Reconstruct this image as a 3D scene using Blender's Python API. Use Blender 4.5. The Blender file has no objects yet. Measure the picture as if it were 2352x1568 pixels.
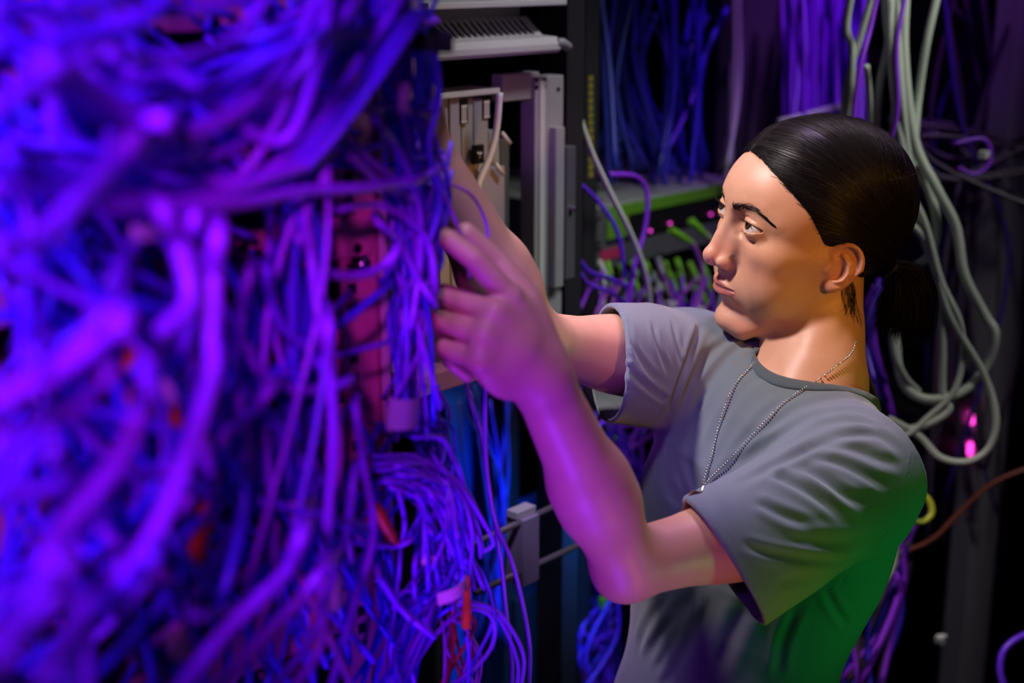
import bpy, bmesh, math, random
import numpy as np
from mathutils import Vector, Matrix, noise
random.seed(7)
rng = np.random.default_rng(11)
SC = bpy.context.scene
COL = SC.collection
W_, H_ = 2352, 1568
LENS = 50.0
FPX = W_ * LENS / 36.0
CAMZ, PITCH = 1.85, math.radians(15)

# ---------------------------------------------------------------- camera
cd = bpy.data.cameras.new('camera')
cam = bpy.data.objects.new('camera', cd)
COL.objects.link(cam)
cam.location = (0, 0, CAMZ)
cam.rotation_euler = (math.radians(90) - PITCH, 0, 0)
cd.lens = LENS
cd.sensor_width = 36.0
cd.clip_start = 0.05
cd.dof.use_dof = True
cd.dof.focus_distance = 1.43
cd.dof.aperture_fstop = 3.0
SC.camera = cam
vs = SC.view_settings
vs.view_transform = 'Standard'
vs.look = 'None'
vs.gamma = 1.0
vs.exposure = 0.0
vs.use_curve_mapping = False

# ---------------------------------------------------------------- world
wd = bpy.data.worlds.new('world')
SC.world = wd
wd.use_nodes = True
bg = wd.node_tree.nodes['Background']
bg.inputs[0].default_value = (0.16, 0.10, 0.30, 1)
bg.inputs[1].default_value = 0.05


def P(px, py, d):
    """a point seen at photo pixel (px, py), d metres along the camera axis"""
    x = (px - W_ / 2) / FPX * d
    v = -(py - H_ / 2) / FPX * d
    return Vector((x, d * math.cos(PITCH) + v * math.sin(PITCH), CAMZ - d * math.sin(PITCH) + v * math.cos(PITCH)))


# ---------------------------------------------------------------- lights
def lamp(name, kind, loc, target, color, power, size=0.3, cone=60, blend=0.6, sizey=None):
    ld = bpy.data.lights.new(name, kind)
    ld.color = color
    ld.energy = power
    if kind == 'AREA':
        ld.shape = 'RECTANGLE'
        ld.size = size
        ld.size_y = sizey or size
    else:
        ld.shadow_soft_size = size
    if kind == 'SPOT':
        ld.spot_size = math.radians(cone)
        ld.spot_blend = blend
    o = bpy.data.objects.new(name, ld)
    COL.objects.link(o)
    o.location = loc
    d = Vector(target) - Vector(loc)
    o.rotation_euler = d.to_track_quat('-Z', 'Y').to_euler()
    return o


# key: white spot hung above the aisle in front of the face
lamp('key_spot', 'SPOT', (-0.33, 1.28, 2.34), P(1720, 680, 1.45), (1.0, 0.85, 0.84), 62, 0.05, 36, 0.7)
# lavender spots overhead, fixtures unseen; the second is added to lift the forearm
lamp('lavender_spot', 'SPOT', (0.40, 1.75, 2.9), P(1780, 1060, 1.45), (0.76, 0.50, 1.0), 70, 0.12, 34, 0.8)
lamp('lavender_arm_spot', 'SPOT', (0.02, 0.72, 2.45), P(1165, 600, 1.26), (0.66, 0.60, 1.0), 34, 0.08, 24, 0.8)
# amber fills on the camera side for the skin in shadow, source unseen
lamp('amber_spot', 'SPOT', (1.0, 0.55, 1.88), P(1800, 600, 1.42), (1.0, 0.42, 0.04), 32, 0.10, 22, 0.9)
lamp('amber_low', 'SPOT', (0.55, 0.50, 0.80), P(1570, 1220, 1.27), (1.0, 0.45, 0.02), 9.0, 0.05, 24, 0.9)
# green spot from the right, low, for the shirt; source unseen
lamp('green_spot', 'SPOT', (1.15, 0.85, 0.95), P(1880, 1340, 1.40), (0.03, 1.0, 0.10), 16.0, 0.10, 27, 0.8)
# violet floods on the cable wall
lamp('violet_flood', 'SPOT', (-0.25, -0.05, 2.15), P(220, 780, 0.95), (0.38, 0.045, 1.0), 58, 0.10, 38, 0.35)
lamp('violet_low', 'SPOT', (-0.10, 0.50, 0.70), P(1215, 1040, 1.15), (0.20, 0.02, 1.0), 72, 0.14, 24, 0.7)
lamp('magenta_spot', 'SPOT', (-0.07, 0.02, 1.96), P(770, 690, 1.12), (0.85, 0.05, 1.0), 24.0, 0.02, 11.5, 0.6)  # both magenta spots are added beside the camera to tint the near rack
lamp('magenta_low', 'SPOT', (-0.12, 0.02, 1.96), P(700, 1270, 1.08), (0.85, 0.05, 1.0), 11.0, 0.02, 15, 0.7)
# spots added for the background racks, cables and cabinet; sources unseen
lamp('far_violet', 'SPOT', (1.0, 1.7, 2.9), P(1890, 110, 2.5), (0.42, 0.10, 1.0), 70, 0.15, 22, 0.7)
lamp('far_white', 'SPOT', (0.75, 1.35, 2.8), P(1190, 150, 1.85), (0.95, 0.92, 1.0), 36, 0.12, 32, 0.8)
lamp('switch_white', 'SPOT', (0.95, 1.75, 2.5), P(1560, 480, 2.1), (0.9, 1.0, 0.85), 20, 0.10, 36, 0.8)
lamp('far_right_white', 'SPOT', (1.15, 1.45, 2.7), P(2110, 520, 2.0), (0.95, 1.0, 0.92), 26, 0.12, 44, 0.8)
lamp('blue_low', 'SPOT', (0.22, 1.80, 1.25), P(1120, 1330, 2.3), (0.0, 0.22, 1.0), 26, 0.08, 56, 0.8)


# ---------------------------------------------------------------- helpers
def link(name, me, mat=None, parent=None):
    o = bpy.data.objects.new(name, me)
    COL.objects.link(o)
    if mat is not None:
        if not isinstance(mat, (list, tuple)):
            mat = [mat]
        for m in mat:
            me.materials.append(m)
    if parent is not None:
        o.parent = parent
        w = Vector((0, 0, 0)); p = parent
        while p is not None:
            w += p.location; p = p.parent
        o.location = -w
    return o


def tag(o, label=None, cat=None, group=None, kind=None):
    if label: o['label'] = label
    if cat: o['category'] = cat
    if group: o['group'] = group
    if kind: o['kind'] = kind
    return o


def mesh_np(name, V, F, smooth=True):
    me = bpy.data.meshes.new(name)
    me.from_pydata([tuple(v) for v in V], [], [tuple(f) for f in F])
    if smooth:
        me.polygons.foreach_set('use_smooth', [True] * len(me.polygons))
    me.update()
    return me


def mesh_quads(name, V, Q, smooth=True):
    """fast mesh from numpy arrays of vertices and quads (or triangles)"""
    V = np.asarray(V, np.float32)
    Q = np.asarray(Q, np.int32)
    k = Q.shape[1]
    me = bpy.data.meshes.new(name)
    me.vertices.add(len(V))
    me.vertices.foreach_set('co', V.ravel())
    me.loops.add(Q.size)
    me.loops.foreach_set('vertex_index', Q.ravel())
    me.polygons.add(len(Q))
    me.polygons.foreach_set('loop_start', np.arange(0, Q.size, k, dtype=np.int32))
    me.polygons.foreach_set('loop_total', np.full(len(Q), k, np.int32))
    if smooth:
        me.polygons.foreach_set('use_smooth', np.ones(len(Q), bool))
    me.update(calc_edges=True)
    me.validate()
    return me


def base_mat(name, color, rough=0.5, metal=0.0, spec=0.5, noise_amt=0.0, nscale=40.0, bump=0.0, bscale=200.0,
             emis=None, estr=0.0, color2=None, coat=0.0, sheen=0.0):
    m = bpy.data.materials.new(name)
    m.use_nodes = True
    nt = m.node_tree
    b = nt.nodes['Principled BSDF']
    b.inputs['Base Color'].default_value = (*color, 1)
    b.inputs['Roughness'].default_value = rough
    b.inputs['Metallic'].default_value = metal
    b.inputs['Specular IOR Level'].default_value = spec
    b.inputs['Coat Weight'].default_value = coat
    b.inputs['Sheen Weight'].default_value = sheen
    tc = nt.nodes.new('ShaderNodeTexCoord')
    if noise_amt > 0 or color2:
        n = nt.nodes.new('ShaderNodeTexNoise')
        n.inputs['Scale'].default_value = nscale
        n.inputs['Detail'].default_value = 4
        nt.links.new(tc.outputs['Object'], n.inputs['Vector'])
        mx = nt.nodes.new('ShaderNodeMix')
        mx.data_type = 'RGBA'
        c2 = color2 or tuple(c * (1 - noise_amt) for c in color)
        mx.inputs[6].default_value = (*color, 1)
        mx.inputs[7].default_value = (*c2, 1)
        nt.links.new(n.outputs['Fac'], mx.inputs[0])
        nt.links.new(mx.outputs[2], b.inputs['Base Color'])
    if bump > 0:
        n2 = nt.nodes.new('ShaderNodeTexNoise')
        n2.inputs['Scale'].default_value = bscale
        n2.inputs['Detail'].default_value = 3
        nt.links.new(tc.outputs['Object'], n2.inputs['Vector'])
        bp = nt.nodes.new('ShaderNodeBump')
        bp.inputs['Strength'].default_value = bump
        bp.inputs['Distance'].default_value = 0.001
        nt.links.new(n2.outputs['Fac'], bp.inputs['Height'])
        nt.links.new(bp.outputs['Normal'], b.inputs['Normal'])
    if emis:
        b.inputs['Emission Color'].default_value = (*emis, 1)
        b.inputs['Emission Strength'].default_value = estr
    return m


def tube_arrays(pts, r, sides=8, caps=False):
    """swept tube along points; r a number or a list. Returns V, list of faces"""
    pts = np.asarray(pts, float)
    n = len(pts)
    r = np.broadcast_to(np.asarray(r, float), (n,))
    if caps:
        pts = np.concatenate([pts[:1], pts[:1] + (pts[1] - pts[0]) * 0.02, pts[1:-1], pts[-1:] - (pts[-1] - pts[-2]) * 0.02, pts[-1:]])
        r = np.concatenate([[1e-6], r, [1e-6]]); n += 2
    T = np.gradient(pts, axis=0)
    T /= np.linalg.norm(T, axis=1, keepdims=True) + 1e-12
    N = np.zeros_like(T)
    a = np.array([0, 0, 1.0]) if abs(T[0][2]) < 0.9 else np.array([1.0, 0, 0])
    u = np.cross(T[0], a); u /= np.linalg.norm(u)
    N[0] = u
    for i in range(1, n):
        u = u - T[i] * np.dot(u, T[i])
        u /= np.linalg.norm(u) + 1e-12
        N[i] = u
    Bn = np.cross(T, N)
    ang = np.arange(sides) * 2 * math.pi / sides
    V = pts[:, None, :] + r[:, None, None] * (np.cos(ang)[None, :, None] * N[:, None, :] + np.sin(ang)[None, :, None] * Bn[:, None, :])
    V = V.reshape(-1, 3)
    i = np.arange(n - 1)[:, None] * sides
    j = np.arange(sides)[None, :]
    j2 = (j + 1) % sides
    Q = np.stack([i + j, i + j2, i + sides + j2, i + sides + j], -1).reshape(-1, 4)
    return V, Q


def spline(pts, seg=10):
    """Catmull-Rom through points"""
    P_ = [np.array(p, float) for p in pts]
    if len(P_) < 3:
        t = np.linspace(0, 1, seg + 1)[:, None]
        return P_[0] * (1 - t) + P_[1] * t
    P_ = [2 * P_[0] - P_[1]] + P_ + [2 * P_[-1] - P_[-2]]
    out = []
    for k in range(1, len(P_) - 2):
        a, b, c, d = P_[k - 1:k + 3]
        t = np.linspace(0, 1, seg, endpoint=False)[:, None]
        out.append(0.5 * ((2 * b) + (c - a) * t + (2 * a - 5 * b + 4 * c - d) * t ** 2 + (3 * b - a - 3 * c + d) * t ** 3))
    out.append(P_[-2][None, :])
    return np.concatenate(out)


class MB:
    """collects shapes into ONE mesh"""
    def __init__(s):
        s.V = []; s.F = []; s.n = 0

    def add(s, V, F):
        V = [tuple(v) for v in V]
        s.V += V
        s.F += [tuple(int(i) + s.n for i in f) for f in F]
        s.n += len(V)
        return s

    def box(s, o, ex, ey, ez, c0, c1):
        """box in frame (origin o, axes ex ey ez) from corner c0 to c1"""
        o = Vector(o); V = []
        for z in (c0[2], c1[2]):
            for y in (c0[1], c1[1]):
                for x in (c0[0], c1[0]):
                    V.append(o + ex * x + ey * y + ez * z)
        F = [(0, 2, 3, 1), (4, 5, 7, 6), (0, 1, 5, 4), (2, 6, 7, 3), (0, 4, 6, 2), (1, 3, 7, 5)]
        return s.add(V, F)

    def tube(s, pts, r, sides=8):
        V, Q = tube_arrays(pts, r, sides)
        n = len(V)
        F = [tuple(q) for q in Q] + [tuple(range(sides - 1, -1, -1)), tuple(range(n - sides, n))]
        return s.add(V, F)

    def cyl(s, a, b, r, sides=16, r2=None):
        return s.tube([a, b], [r, r if r2 is None else r2], sides)

    def ball(s, c, r, seg=12, rings=8):
        V = []; F = []
        c = Vector(c)
        for i in range(1, rings):
            th = math.pi * i / rings
            for j in range(seg):
                ph = 2 * math.pi * j / seg
                V.append(c + Vector((math.sin(th) * math.cos(ph), math.sin(th) * math.sin(ph), math.cos(th))) * r)
        V.append(c + Vector((0, 0, r))); V.append(c - Vector((0, 0, r)))
        t, b = len(V) - 2, len(V) - 1
        for i in range(rings - 2):
            for j in range(seg):
                F.append((i * seg + j, (i + 1) * seg + j, (i + 1) * seg + (j + 1) % seg, i * seg + (j + 1) % seg))
        for j in range(seg):
            F.append((t, j, (j + 1) % seg))
            F.append((b, (rings - 2) * seg + (j + 1) % seg, (rings - 2) * seg + j))
        return s.add(V, F)

    def build(s, name, mat, parent=None, smooth=False, bevel=0.0):
        me = bpy.data.meshes.new(name)
        me.from_pydata(s.V, [], s.F)
        bm = bmesh.new(); bm.from_mesh(me)
        bmesh.ops.recalc_face_normals(bm, faces=bm.faces)
        bm.to_mesh(me); bm.free()
        if smooth:
            me.polygons.foreach_set('use_smooth', [True] * len(me.polygons))
        me.update()
        o = link(name, me, mat, parent)
        if bevel:
            md = o.modifiers.new('bevel', 'BEVEL'); md.width = bevel; md.segments = 2; md.limit_method = 'ANGLE'
        return o


def empty(name, loc=(0, 0, 0)):
    """a thing's root at its base; its parts are meshes in world coordinates, shifted by settle()"""
    o = bpy.data.objects.new(name, None)
    o.empty_display_size = 0.05
    COL.objects.link(o)
    o.location = loc
    return o




# ================================================================ ROOM
UA = math.radians(42)
RU = Vector((math.sin(UA), math.cos(UA), 0))       # along the row of racks, away to the right
RM = Vector((-math.cos(UA), math.sin(UA), 0))      # into the racks
RZ = Vector((0, 0, 1))
CAMV = Vector((0, 0, CAMZ))


def PL(px, py, Y0):
    """photo pixel -> point on the vertical plane parallel to the rack row that passes (0, Y0)"""
    dr = P(px, py, 1.0) - CAMV
    t = (RM.y * Y0) / RM.dot(dr)
    return CAMV + dr * t


def rbox(mb, x0, y0, x1, y1, Y0, depth, front=0.0, xm=None):
    """box whose front face spans photo pixels (x0,y0)-(x1,y1) on the plane Y0, running depth metres into the rack"""
    A = PL(x0, y0, Y0); B = PL(x1, y1, Y0)
    s0, s1 = A.dot(RU), B.dot(RU)
    o = RM * (RM.y * Y0)
    return mb.box(o, RU, RM, RZ, (s0, front, B.z), (s1, front + depth, A.z))


M_FLOOR = base_mat('raised_floor', (0.035, 0.032, 0.045), 0.45, noise_amt=0.3, nscale=8)
M_WALL = base_mat('dark_wall', (0.020, 0.018, 0.030), 0.8, noise_amt=0.3, nscale=5)
M_CEIL = base_mat('dark_ceiling', (0.03, 0.03, 0.035), 0.8)
M_RACK = base_mat('black_rack_steel', (0.022, 0.020, 0.024), 0.45, spec=0.4, bump=0.1)
M_GREY = base_mat('grey_painted_steel', (0.36, 0.36, 0.37), 0.42, noise_amt=0.15, nscale=25, bump=0.08)
M_LGREY = base_mat('light_grey_plastic', (0.62, 0.62, 0.60), 0.4, noise_amt=0.08, nscale=30)
M_CARD = base_mat('mauve_grey_card', (0.36, 0.34, 0.43), 0.4, noise_amt=0.1, nscale=25)
M_DGREY = base_mat('dark_grey_steel', (0.10, 0.10, 0.11), 0.5, noise_amt=0.2, nscale=20)
M_PANEL = base_mat('pink_grey_panel', (0.66, 0.22, 0.32), 0.42, noise_amt=0.12, nscale=18, bump=0.08)
M_BLACK = base_mat('black_plastic', (0.008, 0.008, 0.009), 0.4)
M_WHITE = base_mat('white_plastic', (0.72, 0.70, 0.70), 0.35)
M_STEEL = base_mat('bare_steel', (0.6, 0.6, 0.62), 0.25, metal=1.0)
M_GREEN = base_mat('green_bezel', (0.16, 0.42, 0.02), 0.6, noise_amt=0.6, nscale=160)
M_RED = base_mat('red_port_plastic', (0.50, 0.05, 0.02), 0.45, noise_amt=0.3, nscale=60)
M_YEL = base_mat('yellow_marks', (0.30, 0.25, 0.03), 0.6)
M_LED = base_mat('magenta_led', (0.9, 0.1, 0.6), 0.4, emis=(1.0, 0.05, 0.65), estr=1.2)
M_LED2 = base_mat('magenta_indicator', (0.9, 0.1, 0.6), 0.4, emis=(1.0, 0.05, 0.6), estr=3.0)
M_LEDR = base_mat('red_led', (0.30, 0.03, 0.08), 0.4, emis=(1.0, 0.03, 0.2), estr=0.05)

mb = MB(); mb.box((0, 0, 0), Vector((1, 0, 0)), Vector((0, 1, 0)), RZ, (-3.2, -0.6, -0.05), (4.4, 6.2, 0.0))
tag(mb.build('floor', M_FLOOR), kind='structure')
mb = MB(); mb.box((0, 0, 0), Vector((1, 0, 0)), Vector((0, 1, 0)), RZ, (-3.2, -0.6, 3.25), (4.4, 6.2, 3.3))
tag(mb.build('ceiling', M_CEIL), kind='structure')
mb = MB(); mb.box(RM * (RM.y * 3.3), RU, RM, RZ, (-2.6, 0, 0), (5.4, 0.06, 3.25))
tag(mb.build('wall_back', M_WALL), kind='structure')
mb = MB(); mb.box((0, 0, 0), Vector((1, 0, 0)), Vector((0, 1, 0)), RZ, (-3.2, 6.14, 0), (4.4, 6.2, 3.25))
tag(mb.build('wall_far', M_WALL), kind='structure')


def root_at(name, pt, label, cat, group=None):
    o = empty(name, (pt[0], pt[1], pt[2]))
    return tag(o, label, cat, group)


# ---------------------------------------------------------------- near rack on the left
YA = 1.20
A0 = PL(-120, 900, YA); A1 = PL(884, 900, YA)
sA0, sA1 = A0.dot(RU), A1.dot(RU)
OA = RM * (RM.y * YA)
near_rack = root_at('server_rack', OA + RU * sA1, 'near equipment rack at left, pink-lit upright and panels behind the violet cable tangle', 'rack')


def rowbox(mb, O, s0, s1, m0, m1, z0, z1):
    return mb.box(O, RU, RM, RZ, (s0, m0, z0), (s1, m1, z1))


zA = lambda py, px=820: PL(px, py, YA).z
# mounting upright with square holes
sU0, sU1 = PL(785, 700, YA).dot(RU), PL(872, 700, YA).dot(RU)
mb = MB(); rowbox(mb, OA, sU0, sU1, 0.0, 0.003, 0.0, 1.93); rowbox(mb, OA, sU1 - 0.003, sU1, 0.0, 0.05, 0.0, 1.93)
mb.build('upright', M_PANEL, near_rack)
mb = MB(); rowbox(mb, OA, sU1 + 0.0015, sU1 + 0.006, -0.004, 0.04, 0.0, 1.93)
mb.build('edge_trim', M_LGREY, near_rack)
mb = MB(); rowbox(mb, OA, sU1 + 0.008, sU1 + 0.03, 0.02, 0.5, 0.0, 1.93)
mb.build('side_post', M_RACK, near_rack)
mb = MB(); rowbox(mb, OA, sA0, sU1, 0.42, 0.44, 0.0, 1.93)
mb.build('back_panel', M_RACK, near_rack)
mb = MB(); rowbox(mb, OA, sA0, sU1 + 0.03, 0.0, 0.5, 1.93, 1.96)
mb.build('top_frame', M_RACK, near_rack)
mb = MB(); rowbox(mb, OA, sA0, sU1 + 0.03, 0.0, 0.5, 0.0, 0.06)
mb.build('base_frame', M_RACK, near_rack)
sm_ = PL(806, 600, YA).dot(RU)
z_ = 0.95
while z_ < 1.9:
    for k in range(3):
        hb = MB(); rowbox(hb, OA, sm_ - 0.0042, sm_ + 0.0042, -0.0006, 0.001, z_ + k * 0.0159 - 0.0042, z_ + k * 0.0159 + 0.0042)
        hb.build('mounting_hole', M_BLACK, near_rack)
    z_ += 0.0445 * 1.6


def bolt(parent, px, py, Y0, r=0.0065):
    c = PL(px, py, Y0)
    b = MB(); b.cyl(c + RM * 0.001, c - RM * 0.004, r, 14); b.cyl(c - RM * 0.004, c - RM * 0.006, r * 0.75, 14, r * 0.45)
    return b.build('bolt', M_STEEL, parent, smooth=False)


for bx, by in ((828, 604), (868, 1290), (866, 1325), (1020, 10)):
    if by > 100: bolt(near_rack, bx, by, YA - 0.004)

# rack units: pitched stack between the uprights
units = [  # top pixel and bottom pixel measured at x = 820, kind
    (-130, -60, 'card'), (-60, 60, 'panel'), (60, 480, 'card'), (480, 590, 'panel'), (590, 905, 'card'), (905, 1010, 'panel'), (1010, 1330, 'card'),
    (1330, 1430, 'panel'), (1430, 1760, 'card')]
sE = PL(780, 700, YA).dot(RU)
nm = {0: 'topmost', 1: 'just below the top cards', 3: 'pierced by round screw holes at mid height', 5: 'below the middle cards', 7: 'lowest in view'}
for iu, (ya, yb, kd) in enumerate(units):
    z1, z0 = zA(ya), zA(yb)
    if kd == 'panel':
        t = root_at('blank_panel', OA + RU * ((sA0 + sE) / 2) + RZ * z0, 'pinkish metal panel of the near left rack, ' + nm[iu], 'panel')
        mb = MB(); rowbox(mb, OA, sA0 + 0.01, sU1 - 0.012 if iu == 3 else sE, -0.006, -0.003, z0 + 0.002, z1 - 0.002)
        mb.build('faceplate', M_PANEL, t, bevel=0.0008)
        mb = MB(); rowbox(mb, OA, sA0 + 0.01, sE, -0.003, 0.10, z0 + 0.001, z0 + 0.004); rowbox(mb, OA, sA0 + 0.01, sE, -0.003, 0.10, z1 - 0.004, z1 - 0.001)
        mb.build('flange', M_DGREY, t)
        zc = (z0 + z1) / 2
        pts = [(120, 678), (152, 642), (518, 595), (547, 566), (578, 582), (640, 572), (666, 540), (352, 540), (808, 568), (808, 600)] if iu == 3 else \
            [(90 + 130 * k, (ya + yb) / 2 + 120 - 23 * k) for k in range(6)]
        for hx, hy in pts:
            c = PL(hx, hy, YA)
            hbm = MB(); hbm.cyl(c - RM * 0.0032, c - RM * 0.0072, 0.0042, 16)
            hbm.build('screw_hole', M_BLACK, t)
    else:
        t = root_at('card_cage', OA + RU * ((sA0 + sE) / 2) + RZ * z0, '%s card cage full of patch modules in the near left rack' % {0: 'topmost', 2: 'upper', 4: 'middle', 6: 'lower', 8: 'bottom'}[iu], 'card cage')
        mb = MB(); rowbox(mb, OA, sA0 + 0.01, sE, 0.02, 0.24, z0 + 0.001, z0 + 0.003); rowbox(mb, OA, sA0 + 0.01, sE, 0.02, 0.24, z1 - 0.003, z1 - 0.001)
        rowbox(mb, OA, sA0 + 0.01, sE, 0.235, 0.24, z0 + 0.001, z1 - 0.001)
        mb.build('chassis', M_DGREY, t)
        nC = 15
        for c in range(nC):
            s0 = sA0 + 0.015 + (sE - sA0 - 0.02) * c / nC; s1 = s0 + (sE - sA0 - 0.02) / nC * 0.86
            cb_ = MB(); rowbox(cb_, OA, s0, s1, 0.045, 0.20, z0 + 0.006, z1 - 0.006)
            card = cb_.build('module', M_RED if (c * 7 + iu) % 5 in (1, ) else M_PANEL if (c * 5 + iu) % 4 == 2 else M_BLACK, t)
            pb = MB(); n_p = max(3, int((z1 - z0) / 0.017))
            for k in range(n_p):
                zz = z0 + 0.012 + (z1 - z0 - 0.024) * k / n_p
                pb.box(OA, RU, RM, RZ, (s0 + 0.004, 0.036, zz), (s1 - 0.004, 0.047, zz + 0.009))
            pb.build('port_strip', M_PANEL if c % 3 == 0 else M_RED if c % 3 == 1 else M_DGREY, card)

# ---------------------------------------------------------------- centre rack with the card shelf
YB = 1.78
OB = RM * (RM.y * YB)
mid_rack = root_at('server_rack', PL(1262, 1500, YB) * 1.0 - RZ * PL(1262, 1500, YB).z, 'black and grey rack frame in the centre, behind the raised forearms', 'rack')


def post(parent, name, x0, x1, ytop, ybot, Y0, depth, mat, yref=500, bevel=0.0015, zb=None, zt=None):
    s0 = PL(x0, yref, Y0).dot(RU); s1 = PL(x1, yref, Y0).dot(RU)
    zt = PL((x0 + x1) / 2, ytop, Y0).z if zt is None else zt
    zb_ = PL((x0 + x1) / 2, ybot, Y0).z if zb is None else zb
    m = MB(); m.box(RM * (RM.y * Y0), RU, RM, RZ, (s0, 0, zb_), (s1, depth, zt))
    return m.build(name, mat, parent, bevel=bevel)


post(mid_rack, 'side_panel', 1300, 1338, 0, 0, YB + 0.02, 0.05, M_RACK, zb=0.0, zt=2.3)
post(mid_rack, 'side_panel', 985, 1005, 0, 0, YB + 0.10, 0.5, M_RACK, zb=0.0, zt=2.3)
mb = MB(); rowbox(mb, OB, PL(985, 500, YB).dot(RU), PL(1338, 500, YB).dot(RU), 0.45, 0.47, PL(1100, 890, YB).z, 2.3); mb.build('back_panel', M_RACK, mid_rack)
mb = MB(); rowbox(mb, OB, PL(985, 500, YB).dot(RU), PL(1338, 500, YB).dot(RU), 0.02, 0.5, 0.0, 0.08); mb.build('base_frame', M_RACK, mid_rack)
mb = MB(); rowbox(mb, OB, PL(985, 500, YB).dot(RU), PL(1338, 500, YB).dot(RU), 0.02, 0.5, 2.3, 2.34); mb.build('top_frame', M_RACK, mid_rack)
# grey upright with flange plates
post(mid_rack, 'upright', 1228, 1292, 175, 700, YB, 0.025, M_GREY, zb=PL(1260, 905, YB).z)
post(mid_rack, 'flange', 1240, 1252, 185, 690, YB - 0.004, 0.004, M_LGREY)
post(mid_rack, 'slide_rail', 1276, 1296, 292, 660, YB - 0.018, 0.016, M_GREY)
post(mid_rack, 'slide_rail', 1300, 1322, 336, 640, YB - 0.020, 0.014, M_DGREY)
post(mid_rack, 'bracket', 1156, 1238, 168, 230, YB + 0.01, 0.02, M_GREY)
bolt(mid_rack, 1313, 478, YB - 0.022, 0.004)
for hx, hy in ((1232, 184), (1250, 184), (1232, 200), (1250, 200), (1282, 205)):
    c = PL(hx, hy, YB); m = MB(); m.cyl(c + RM * 0.001, c - RM * 0.0012, 0.0028, 10); m.build('screw_hole', M_BLACK, mid_rack)

# card shelf
shelf = root_at('card_cage', PL(1085, 880, YB), 'grey chassis of upright cards with black barcode stickers, beside the raised forearm', 'card cage')
post(shelf, 'top_rail', 1006, 1150, 208, 222, YB - 0.01, 0.05, M_LGREY, yref=215)
for (x0, x1, y0, y1, off, mt) in ((1008, 1034, 226, 860, 0.006, M_GREY), (1036, 1060, 226, 860, 0.0, M_CARD), (1062, 1088, 226, 860, 0.003, M_GREY), (1090, 1122, 226, 860, 0.0, M_GREY),
                                  (1124, 1148, 300, 860, 0.012, M_GREY), (1100, 1160, 385, 860, -0.010, M_CARD), (1150, 1170, 320, 860, 0.02, M_DGREY)):
    post(shelf, 'card', x0, x1, y0, y1, YB + off, 0.16, mt, yref=400)
for (x0, x1, y0, y1) in ((1058, 1075, 228, 284), (1110, 1127, 218, 273)):
    st = post(shelf, 'sticker', x0, x1, y0, y1, YB - 0.003, 0.002, M_BLACK, yref=250, bevel=0)
    lb = MB()
    for k in range(3):
        rbox(lb, x0 + 3 + k * 4, y0 + 16, x0 + 5.4 + k * 4, y1 - 4, YB - 0.0036, 0.0005)
    rbox(lb, x0 + 2, y0 + 14, x0 + 15, y0 + 17, YB - 0.0036, 0.0005); rbox(lb, x0 + 2, y1 - 6, x0 + 15, y1 - 3, YB - 0.0036, 0.0005)
    lb.build('barcode', M_WHITE, st)
sk = post(shelf, 'lock_plate', 1091, 1112, 333, 376, YB - 0.012, 0.006, M_BLACK, yref=350, bevel=0)
c = PL(1101, 355, YB - 0.014); m = MB()
for k in range(3):
    a = k * 2.094 + 0.5; m.ball(c + RU * math.cos(a) * 0.0032 + RZ * math.sin(a) * 0.0032, 0.0022, 10, 8)
m.cyl(c, c - RM * 0.003, 0.0016, 10); m.build('lock_knob', M_STEEL, sk, smooth=True)
for (xa, ya_, xb, yb_) in ((1153, 305, 1171, 329), (1139, 377, 1156, 400)):
    a = PL(xa, ya_, YB - 0.02); b = PL(xb, yb_, YB - 0.02); m = MB(); m.tube([a, b], 0.0028, 8); m.build('latch', M_WHITE, shelf, smooth=True)
post(shelf, 'bottom_plate', 960, 1112, 846, 892, YB - 0.03, 0.2, M_PANEL, yref=860)

# cable comb above (grey finger duct)
comb = root_at('cable_comb', PL(1150, 132, YB - 0.05), 'light grey finger duct with a row of slanted teeth at top centre', 'cable duct')
sC0, sC1 = PL(985, 100, YB - .05).dot(RU), PL(1283, 100, YB - .05).dot(RU)
zt, zb_ = PL(1150, 92, YB - .05).z, PL(1150, 130, YB - .05).z
OC = RM * (RM.y * (YB - .05))
m = MB()
prof = [(0.0, zb_), (-0.004, zb_ + 0.004), (-0.004, zt - 0.008), (0.002, zt), (0.05, zt + 0.003), (0.05, zb_)]
Vp = [OC + RU * s + RM * a + RZ * b for s in (sC0, sC1) for a, b in prof]
n_ = len(prof)
m.add(Vp, [tuple(range(n_ - 1, -1, -1)), tuple(range(n_, 2 * n_))] + [(i, (i + 1) % n_, n_ + (i + 1) % n_, n_ + i) for i in range(n_)])
m.build('duct_body', M_LGREY, comb, bevel=0.001)
nt_ = 20
for k in range(nt_):
    s = sC0 + (sC1 - sC0) * (k + 0.3) / nt_
    w_t = 0.0028 if k < nt_ - 1 else 0.012
    m = MB(); zt2 = PL(1150, 47, YB - .05).z
    V_t = [OC + RU * (s + a) + RM * b + RZ * c_ for a, b, c_ in ((0, 0.030, zt + .001), (w_t, 0.030, zt + .001), (w_t, 0.034, zt + .001), (0, 0.034, zt + .001),
           (0.006, 0.062, zt2), (0.006 + w_t, 0.062, zt2), (0.006 + w_t, 0.066, zt2), (0.006, 0.066, zt2))]
    m.add(V_t, [(0, 1, 2, 3), (4, 5, 6, 7), (0, 1, 5, 4), (1, 2, 6, 5), (2, 3, 7, 6), (3, 0, 4, 7)])
    m.build('tooth', M_LGREY, comb)
m = MB(); c = PL(1292, 98, YB - .05); m.tube([c - RU * 0.012, c + RU * 0.0, c + RU * 0.012 - RZ * 0.006], 0.006, 10); m.build('end_clip', M_GREY, comb, smooth=True)
duct2 = root_at('cable_cover', PL(1150, 48, YB + .02), 'flat light grey cover plate above the finger duct', 'cover plate')
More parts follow.
